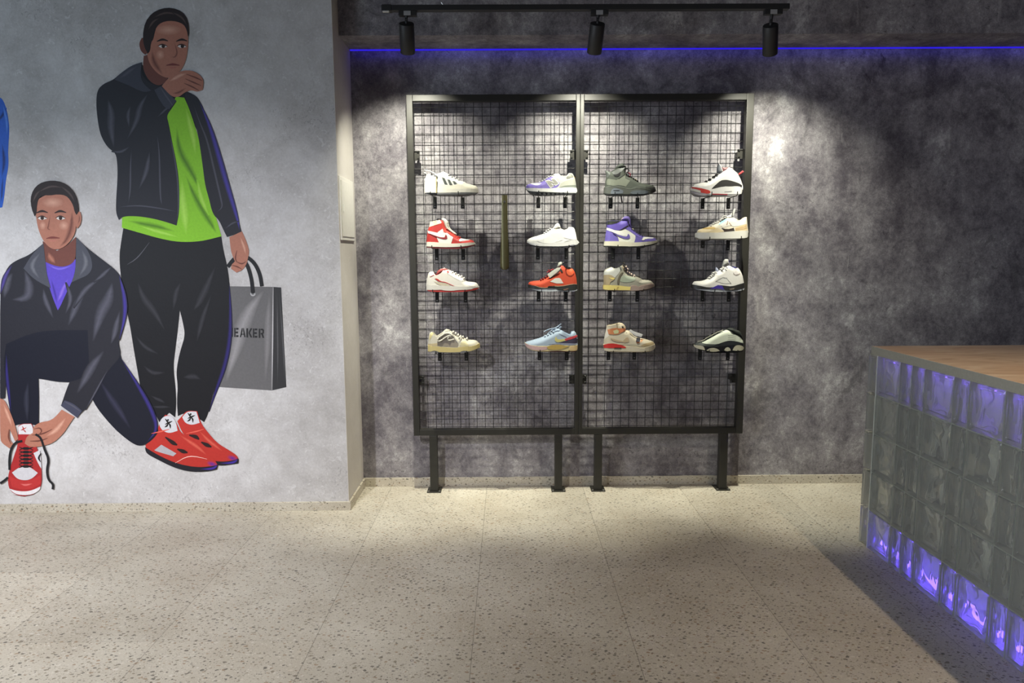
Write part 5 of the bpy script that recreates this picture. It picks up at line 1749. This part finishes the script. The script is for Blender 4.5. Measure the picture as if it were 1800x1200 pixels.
# 12 -- cream high-top, red heel
s = Shoe('sneaker', 'cream high-top sneaker with orange ankle strap and red heel wedge', (1050, 560), 1)
s.begin([(160, 625), (160, 540), (190, 390), (215, 280), (235, 172), (340, 152), (480, 117), (560, 102), (640, 122), (702, 212), (702, 290), (790, 285), (880, 405), (1000, 472), (1090, 482), (1250, 522), (1370, 557), (1410, 602), (1430, 650)],
        [(1430, 665), (1200, 700), (1080, 728), (900, 680), (700, 690), (400, 650), (160, 648)], (4, 7),
        [(155, 640), (330, 615), (530, 640), (700, 682), (870, 665), (1090, 720), (1200, 690), (1425, 632), (1437, 720), (1380, 772), (1240, 797), (300, 802), (170, 782)],
        [(170, 780), (300, 800), (1240, 795), (1332, 785), (1240, 814), (300, 820)], (214, 204, 180), (226, 216, 190), (176, 156, 120), 0.7, (200, 190, 165))
s.patch('heel_panel', [(165, 520), (190, 392), (235, 205), (262, 300), (300, 430), (230, 472)], (230, 226, 214), 1)
s.patch('ankle_strap', [(245, 270), (430, 232), (545, 250), (640, 235), (700, 225), (695, 295), (620, 345), (540, 395), (440, 404), (290, 394)], (208, 136, 92), 2)
s.patch('strap_print', [(405, 310), (500, 272), (545, 310), (530, 370), (430, 382)], (204, 204, 158), 3)
s.patch('strap_print', [(560, 285), (690, 232), (692, 290), (600, 345), (548, 330)], (222, 134, 92), 3)
s.patch('strap_logo', [(605, 190), (640, 185), (662, 255), (630, 252)], (48, 38, 32), 2)
s.patch('strap_seam', [(480, 120), (500, 118), (520, 230), (500, 260)], (168, 152, 112), 1, it=0)
s.patch('swoosh', [(335, 480), (500, 532), (640, 562), (700, 490), (740, 462), (785, 480), (802, 560), (750, 602), (620, 592), (450, 572), (350, 522)], (192, 172, 140), 2)
s.patch('toe_strap', [(962, 465), (1052, 470), (1056, 580), (1000, 602), (958, 562)], (52, 54, 62), 2)
s.patch('toe_strap_edge', [(958, 560), (1000, 580), (1050, 575), (1050, 605), (990, 615)], (120, 66, 32), 3)
s.patch('toe_side', [(1058, 492), (1135, 500), (1105, 562), (1065, 600)], (226, 170, 124), 1)
s.patch('toe_cap', [(1080, 665), (1160, 622), (1240, 602), (1370, 562), (1420, 625), (1250, 682), (1100, 695)], (188, 168, 128), 1)
s.patch('side_print', [(560, 640), (900, 610), (1080, 690), (900, 672), (720, 660)], (190, 184, 162), 1)
s.patch('heel_wedge', [(155, 642), (330, 612), (530, 640), (700, 688), (718, 732), (160, 722)], (224, 56, 52), 1, on='mid')
s.patch('air_window', [(428, 725), (606, 725), (602, 746), (428, 746)], (38, 30, 28), 2, on='mid', it=0)
s.slab('tongue', [(480, 125), (560, 100), (640, 118), (702, 205), (700, 300), (800, 300), (900, 420), (780, 380), (640, 300), (560, 200)], (216, 200, 172), 0.021)
s.laces([(720, 335), (775, 375), (830, 410), (880, 440)], (226, 218, 194), 0.0042)
s.slab('hang_tag', [(788, 295), (820, 263), (900, 310), (1132, 388), (1092, 458), (960, 430), (830, 345)], (255, 255, 250), 0.0012, -0.030, 0.6, 0)
s.brackets([(275, 1025), (915, 1015)], [(398, 800), (1188, 795)], 'cream high-top with red heel')

# 13 -- white, black wing, red toe line
s = Shoe('sneaker', 'white mid-top sneaker with black side wing and red toe line', (1210, 282), -1)
s.begin([(110, 655), (150, 602), (200, 577), (440, 542), (560, 472), (700, 372), (850, 282), (950, 192), (1000, 175), (1050, 212), (1150, 302), (1220, 332), (1240, 382), (1300, 482), (1340, 602)],
        [(1340, 695), (1250, 650), (1000, 660), (860, 650), (600, 715), (540, 745), (350, 705), (90, 665)], (8, 11),
        [(95, 657), (200, 672), (330, 702), (540, 742), (600, 712), (860, 652), (1000, 657), (1240, 642), (1337, 692), (1337, 790), (1310, 832), (1000, 842), (600, 872), (400, 842), (150, 792), (75, 722)],
        [(85, 770), (300, 835), (600, 868), (1000, 840), (1302, 833), (1250, 852), (1100, 882), (700, 887), (300, 882), (150, 832)], (234, 232, 228), (234, 233, 230), (176, 172, 172), 0.5, (214, 176, 176))
s.patch('side_wing', [(570, 712), (620, 655), (680, 602), (810, 492), (930, 468), (1040, 485), (1150, 515), (1270, 572), (1340, 622), (1338, 682), (1240, 632), (1150, 632), (980, 662), (870, 642), (700, 682)], (44, 42, 42), 1)
s.patch('toe_line', [(88, 657), (200, 660), (400, 710), (520, 740), (552, 790), (500, 832), (310, 797), (310, 745), (200, 705), (82, 692)], (206, 66, 58), 1, on='mid')
s.patch('toe_bumper', [(80, 706), (200, 718), (300, 750), (300, 795), (180, 770), (75, 735)], (224, 220, 206), 2, on='mid')
s.patch('sole_stripe', [(600, 822), (990, 826), (980, 846), (600, 846)], (176, 48, 60), 1, on='mid', it=0)
s.patch('sole_side', [(90, 782), (300, 802), (500, 842), (400, 882), (220, 852)], (176, 170, 176), 1, on='mid')
s.patch('air_window', [(905, 768), (1095, 752), (1095, 768), (910, 776)], (150, 150, 150), 1, on='mid', it=0)
s.patch('eyelet', [(915, 295), (950, 298), (945, 310), (918, 308)], (170, 170, 172), 1, it=0)
s.slab('tongue', [(715, 310), (718, 190), (758, 95), (780, 110), (845, 280), (800, 320)], (136, 140, 146), 0.020)
s.slab('tongue_edge', [(748, 82), (768, 90), (800, 140), (850, 278), (825, 285), (790, 190)], (234, 226, 226), 0.021)
s.slab('collar_lining', [(840, 178), (950, 182), (985, 195), (860, 272)], (206, 150, 152), 0.019)
s.slab('heel_tab', [(1238, 340), (1262, 312), (1340, 250), (1372, 285), (1300, 345), (1262, 362)], (206, 82, 84), 0.012)
s.laces([(445, 522), (540, 470), (640, 405), (710, 352)], (52, 48, 48), 0.0042)
s.brackets([(350, 1200), (990, 1200)], [(585, 770), (1220, 770)], 'white mid-top with black wing')

# 14 -- cream low sneaker, loose laces
s = Shoe('sneaker', 'cream low sneaker with thick white sole and upright white tag', (1210, 360), -1)
s.begin([(212, 695), (232, 632), (260, 612), (500, 547), (660, 442), (780, 402), (860, 330), (940, 300), (1050, 302), (1100, 312), (1200, 392), (1290, 402), (1380, 312), (1440, 300), (1452, 400), (1480, 640)],
        [(1480, 650), (1150, 660), (900, 680), (700, 698), (212, 698)], (9, 12),
        [(212, 688), (700, 692), (900, 672), (1150, 652), (1482, 637), (1487, 780), (1430, 822), (1000, 842), (500, 842), (260, 842), (190, 802), (190, 742)],
        [(215, 828), (500, 840), (1000, 840), (1435, 818), (1200, 857), (900, 862), (300, 862)], (228, 220, 200), (230, 228, 218), (196, 190, 176), 0.65, (214, 206, 190))
s.patch('toe_box', [(305, 602), (400, 570), (500, 548), (640, 547), (682, 575), (640, 612), (450, 602)], (194, 164, 98), 1)
s.patch('toe_guard', [(215, 695), (240, 628), (300, 603), (450, 607), (640, 617), (700, 562), (800, 602), (892, 655), (700, 692)], (228, 210, 170), 2)
s.patch('side_quarter', [(1000, 322), (1100, 322), (1200, 402), (1300, 404), (1430, 315), (1450, 470), (1180, 542), (1050, 502), (860, 560), (800, 500)], (238, 234, 222), 1)
s.patch('heel_panel', [(1175, 562), (1300, 520), (1440, 480), (1465, 632), (1180, 650)], (230, 204, 160), 2)
for i in range(3):
    s.patch('heel_line', [(1190, 575 + i * 24), (1445, 500 + i * 36), (1446, 510 + i * 36), (1190, 585 + i * 24)], (206, 178, 130), 3, it=0)
s.patch('swoosh', [(838, 568), (920, 597), (1020, 597), (1140, 565), (1162, 648), (900, 668), (882, 610)], (58, 46, 42), 3, it=0)
s.patch('eyestay', [(742, 482), (790, 422), (940, 337), (962, 372), (800, 472), (758, 502)], (150, 198, 210), 2)
s.patch('stitch', [(958, 492), (988, 390), (1002, 400), (976, 498)], (150, 104, 72), 2, it=0)
s.patch('stitch', [(1022, 438), (1036, 436), (1085, 502), (1070, 505)], (176, 140, 106), 2, it=0)
s.slab('tongue', [(900, 330), (960, 270), (1040, 260), (1090, 300), (1000, 340)], (236, 234, 226), 0.021)
s.slab('hang_tag', [(1000, 300), (1030, 250), (1090, 180), (1110, 112), (1160, 88), (1172, 110), (1150, 195), (1100, 290), (1040, 330)], (234, 234, 226), 0.0014, -0.006, 0.6, 1)
s.laces([(560, 515), (620, 480), (660, 445), (725, 430), (790, 390), (830, 350), (880, 310)], (236, 232, 224), 0.0044)
s.cord([[(850, 320), (860, 285), (910, 272), (960, 285), (930, 315), (880, 320)], [(800, 380), (820, 350), (870, 345)], [(620, 500), (680, 455), (740, 440)]], (236, 232, 226), 0.0034, -0.022)
s.brackets([(355, 1070), (980, 1130)], [(535, 790), (1315, 775)], 'cream low sneaker with thick sole')

# 15 -- white mid-top, black and blue sole
s = Shoe('sneaker', 'white mid-top sneaker with black and violet blue midsole', (1210, 450), -1)
s.begin([(98, 697), (130, 642), (180, 622), (350, 617), (500, 562), (600, 482), (640, 400), (720, 382), (800, 342), (880, 242), (960, 217), (1070, 262), (1170, 302), (1220, 287), (1270, 342), (1340, 482), (1375, 670)],
        [(1375, 680), (1250, 695), (1050, 757), (850, 738), (740, 725), (620, 770), (450, 780), (300, 755), (98, 707)], (11, 13),
        [(95, 700), (300, 743), (450, 773), (620, 763), (740, 713), (850, 723), (1050, 750), (1250, 690), (1377, 665), (1392, 780), (1300, 802), (1150, 852), (920, 857), (850, 822), (740, 802), (550, 807), (300, 817), (130, 812), (90, 770)],
        [(130, 812), (300, 815), (420, 795), (550, 805), (740, 800), (860, 823), (918, 853), (1150, 850), (1280, 798), (1397, 788), (1392, 830), (1250, 857), (1150, 872), (700, 880), (450, 864), (300, 842)], (234, 232, 226), (48, 48, 48), (206, 212, 218), 0.6, (70, 66, 130))
s.patch('side_window', [(690, 620), (790, 568), (870, 532), (980, 545), (1020, 600), (1072, 672), (900, 690)], (226, 226, 220), 1)
s.patch('window_seam', [(680, 620), (780, 562), (870, 522), (980, 540), (972, 555), (870, 536), (790, 576), (690, 626)], (160, 160, 156), 2, it=0)
s.patch('window_seam', [(968, 562), (990, 578), (1080, 680), (1058, 672)], (150, 150, 150), 2, it=0)
s.patch('ankle_pad', [(1140, 400), (1200, 320), (1250, 340), (1280, 420), (1220, 465), (1160, 450)], (238, 232, 228), 2)
s.patch('ankle_dark_line', [(1140, 435), (1200, 475), (1272, 425), (1284, 440), (1212, 490), (1145, 458)], (196, 184, 176), 1)  # shade under the ankle pad, painted as a darker strip
s.patch('collar', [(1070, 240), (1180, 275), (1170, 305), (1075, 268)], (66, 60, 140), 1)
for ex, ey in ((935, 268), (968, 292), (938, 325), (962, 350)):
    s.patch('eyelet', [(ex - 12, ey - 10), (ex + 10, ey - 10), (ex + 10, ey + 10), (ex - 10, ey + 10)], (74, 72, 76), 2)
s.patch('lace_plate', [(815, 380), (860, 350), (900, 395), (850, 405)], (160, 158, 154), 1)
s.patch('flame', [(540, 800), (640, 762), (740, 717), (850, 735), (905, 842), (840, 822), (740, 805), (560, 812)], (74, 58, 168), 1, on='mid', it=0)
s.patch('air_window', [(1020, 815), (1160, 790), (1150, 830), (1060, 845)], (120, 112, 104), 1, on='mid')
s.slab('tongue', [(838, 260), (858, 170), (880, 100), (922, 68), (975, 80), (1000, 190), (930, 225)], (196, 196, 188), 0.021)
s.slab('tongue_lining', [(940, 66), (985, 90), (1002, 130), (1000, 212), (975, 200), (978, 110)], (76, 70, 152), 0.020)
s.slab('lace_toggle', [(678, 380), (678, 300), (690, 276), (750, 340), (742, 385)], (196, 202, 226), 0.010)
s.slab('toggle_button', [(712, 370), (752, 368), (750, 408), (716, 405)], (60, 56, 136), 0.0115)
s.laces([(520, 545), (570, 505), (610, 470), (630, 425), (690, 415), (740, 420), (820, 330)], (234, 232, 226), 0.0044)
s.cord([[(620, 430), (640, 395), (690, 385)], [(830, 300), (870, 260), (880, 310)]], (232, 230, 224), 0.0030, -0.018)
s.brackets([(350, 1125), (1000, 1135)], [(660, 825), (1335, 810)], 'white mid-top with black and blue sole')

# 16 -- black and pale, podded sole
s = Shoe('sneaker', 'black and pale green white low sneaker with rounded sole pods', (1210, 560), -1)
s.begin([(138, 632), (180, 592), (240, 567), (340, 547), (540, 422), (800, 292), (950, 262), (990, 272), (1080, 352), (1150, 402), (1190, 397), (1330, 502), (1360, 542), (1367, 632)],
        [(1367, 645), (1250, 650), (1000, 665), (800, 705), (500, 700), (380, 690), (138, 640)], (7, 11),
        [(130, 627), (390, 680), (700, 690), (1000, 640), (1365, 632), (1387, 700), (1352, 792), (1100, 802), (960, 817), (800, 792), (650, 822), (430, 792), (140, 692)],
        [(150, 698), (430, 788), (650, 820), (960, 816), (1354, 788), (1300, 817), (960, 832), (600, 832), (350, 792)], (52, 56, 56), (34, 34, 36), (30, 30, 32), 0.55, (34, 38, 36), 0.25)
s.patch('side_panel', [(325, 580), (430, 535), (560, 472), (800, 325), (950, 265), (990, 285), (1080, 360), (1140, 405), (1190, 403), (1330, 505), (1360, 605), (1180, 557), (1020, 547), (880, 582), (720, 637), (500, 632), (350, 602)], (220, 228, 208), 1)
for yy in (420, 470, 515):
    s.patch('stitch', [(1000, yy - 10), (1060, yy), (1120, yy - 6), (1200, yy + 20), (1200, yy + 26), (1120, yy + 2), (1060, yy + 8), (1000, yy - 2)], (196, 202, 184), 2)
s.patch('side_band', [(720, 645), (880, 590), (1020, 557), (1180, 567), (1362, 622), (1365, 640), (1000, 662), (800, 700)], (36, 40, 44), 1)
s.patch('toe_panel', [(150, 630), (220, 592), (320, 582), (360, 610), (500, 640), (700, 645), (600, 690), (400, 682)], (78, 84, 80), 1)
s.patch('toe_bumper', [(130, 632), (200, 662), (350, 672), (392, 712), (412, 782), (250, 752), (135, 692)], (222, 216, 190), 1, on='mid')
s.patch('sole_pod', [(445, 785), (520, 732), (620, 720), (720, 745), (787, 800), (650, 822), (540, 812)], (208, 204, 178), 1, on='mid')
s.patch('sole_pod', [(900, 785), (940, 725), (1000, 710), (1050, 740), (1067, 795), (960, 816)], (206, 204, 180), 1, on='mid')
s.patch('sole_pod', [(1108, 792), (1160, 692), (1250, 655), (1350, 672), (1382, 730), (1342, 790), (1200, 802)], (206, 202, 176), 1, on='mid')
s.slab('heel_collar', [(960, 258), (1010, 235), (1080, 228), (1150, 262), (1260, 295), (1310, 400), (1330, 490), (1190, 398), (1150, 400), (1080, 350)], (40, 46, 42), 0.026)
s.cord([[(230, 570), (350, 545), (430, 495), (560, 420), (700, 345), (860, 280)]], (190, 188, 168), 0.0022, -0.022, name='lace_cord')
s.patch('throat_line', [(340, 560), (560, 450), (780, 325), (790, 338), (570, 465), (350, 575)], (30, 32, 30), 2, it=0)
s.laces([(420, 500), (520, 440), (620, 385), (720, 335)], (40, 42, 40), 0.003)
s.brackets([(285, 1025), (975, 1030)], [(520, 770), (1228, 775)], 'black and pale low sneaker')

# ------------------------------------------------------------------ light
def spot(name, loc, direction, energy, size_deg, blend, rgb, radius=0.03):
    l = bpy.data.lights.new(name, 'SPOT')
    l.energy = energy
    l.spot_size = math.radians(size_deg)
    l.spot_blend = blend
    l.color = rgb
    l.shadow_soft_size = radius
    o = bpy.data.objects.new(name, l)
    o.location = loc
    o.rotation_euler = Vector(direction).to_track_quat('-Z', 'Y').to_euler()
    COL.objects.link(o)
    return o


def area(name, loc, direction, energy, sx, sy, rgb):
    l = bpy.data.lights.new(name, 'AREA')
    l.shape = 'RECTANGLE'
    l.size, l.size_y = sx, sy
    l.energy = energy
    l.color = rgb
    o = bpy.data.objects.new(name, l)
    o.location = loc
    o.rotation_euler = Vector(direction).to_track_quat('-Z', 'Y').to_euler()
    COL.objects.link(o)
    return o


for p, ax in SPOTS:
    # the wide halo and the hot middle of each reflector
    spot('track_lamp', p, ax, 92, 95, 1.0, (0.98, 0.955, 0.80), 0.014)
    spot('track_lamp', p, (ax.x * 0.6, math.tan(math.radians(9)), -1.0), 160, 46, 0.95, (0.98, 0.955, 0.80), 0.014)

# ceiling lamp above the far side of the counter, warm; the counter throws its edge on the floor
spot('room_lamp', (2.2, 1.5, 3.0), (-0.42, 0.0, -1.0), 120, 118, 0.9, (1.0, 0.80, 0.58), 0.02)
# ceiling lamps aimed at the lower half of the painted wall
for x in (-3.2, -1.6):
    spot('room_lamp', (x, 0.4, 3.0), (0.0, 3.4, -3.15), 480, 66, 1.0, (0.97, 0.96, 1.0), 0.06)
# daylight of the shop front beside and behind the camera
area('daylight_fill', (-4.2, -0.6, 1.4), (1, 0.02, -0.05), 112, 4.0, 2.0, (0.84, 0.90, 1.0)).data.spread = math.radians(95)
area('daylight_fill', (0.5, -3.2, 1.4), (0.0, 1, 0), 9, 5.0, 2.2, (0.80, 0.88, 1.0))
# unseen bluish fill, added to lift the upper left of the painted wall
area('daylight_fill', (-3.6, 1.0, 2.0), (0.35, 1, 0.12), 15, 1.6, 1.2, (0.66, 0.84, 1.0)).data.spread = math.radians(130)
# the light the blue line throws on the wall
area("blue_line_light", (1.98, Y_BACK - 0.03, Z_SOFF - 0.012), (0, 0.3, -1), 0.7, 5.75, 0.012, (0.06, 0.04, 1.0))

w = bpy.data.worlds.new('world')
w.use_nodes = True
w.node_tree.nodes['Background'].inputs[0].default_value = (0.60, 0.56, 0.95, 1)
w.node_tree.nodes['Background'].inputs[1].default_value = 0.05
S.world = w

S.view_settings.view_transform = 'Standard'
S.view_settings.look = 'None'
S.view_settings.gamma = 1.0
S.view_settings.use_curve_mapping = False
S.view_settings.exposure = 0.0
S.cycles.caustics_reflective = False
S.cycles.caustics_refractive = True
S.cycles.sample_clamp_indirect = 4.0
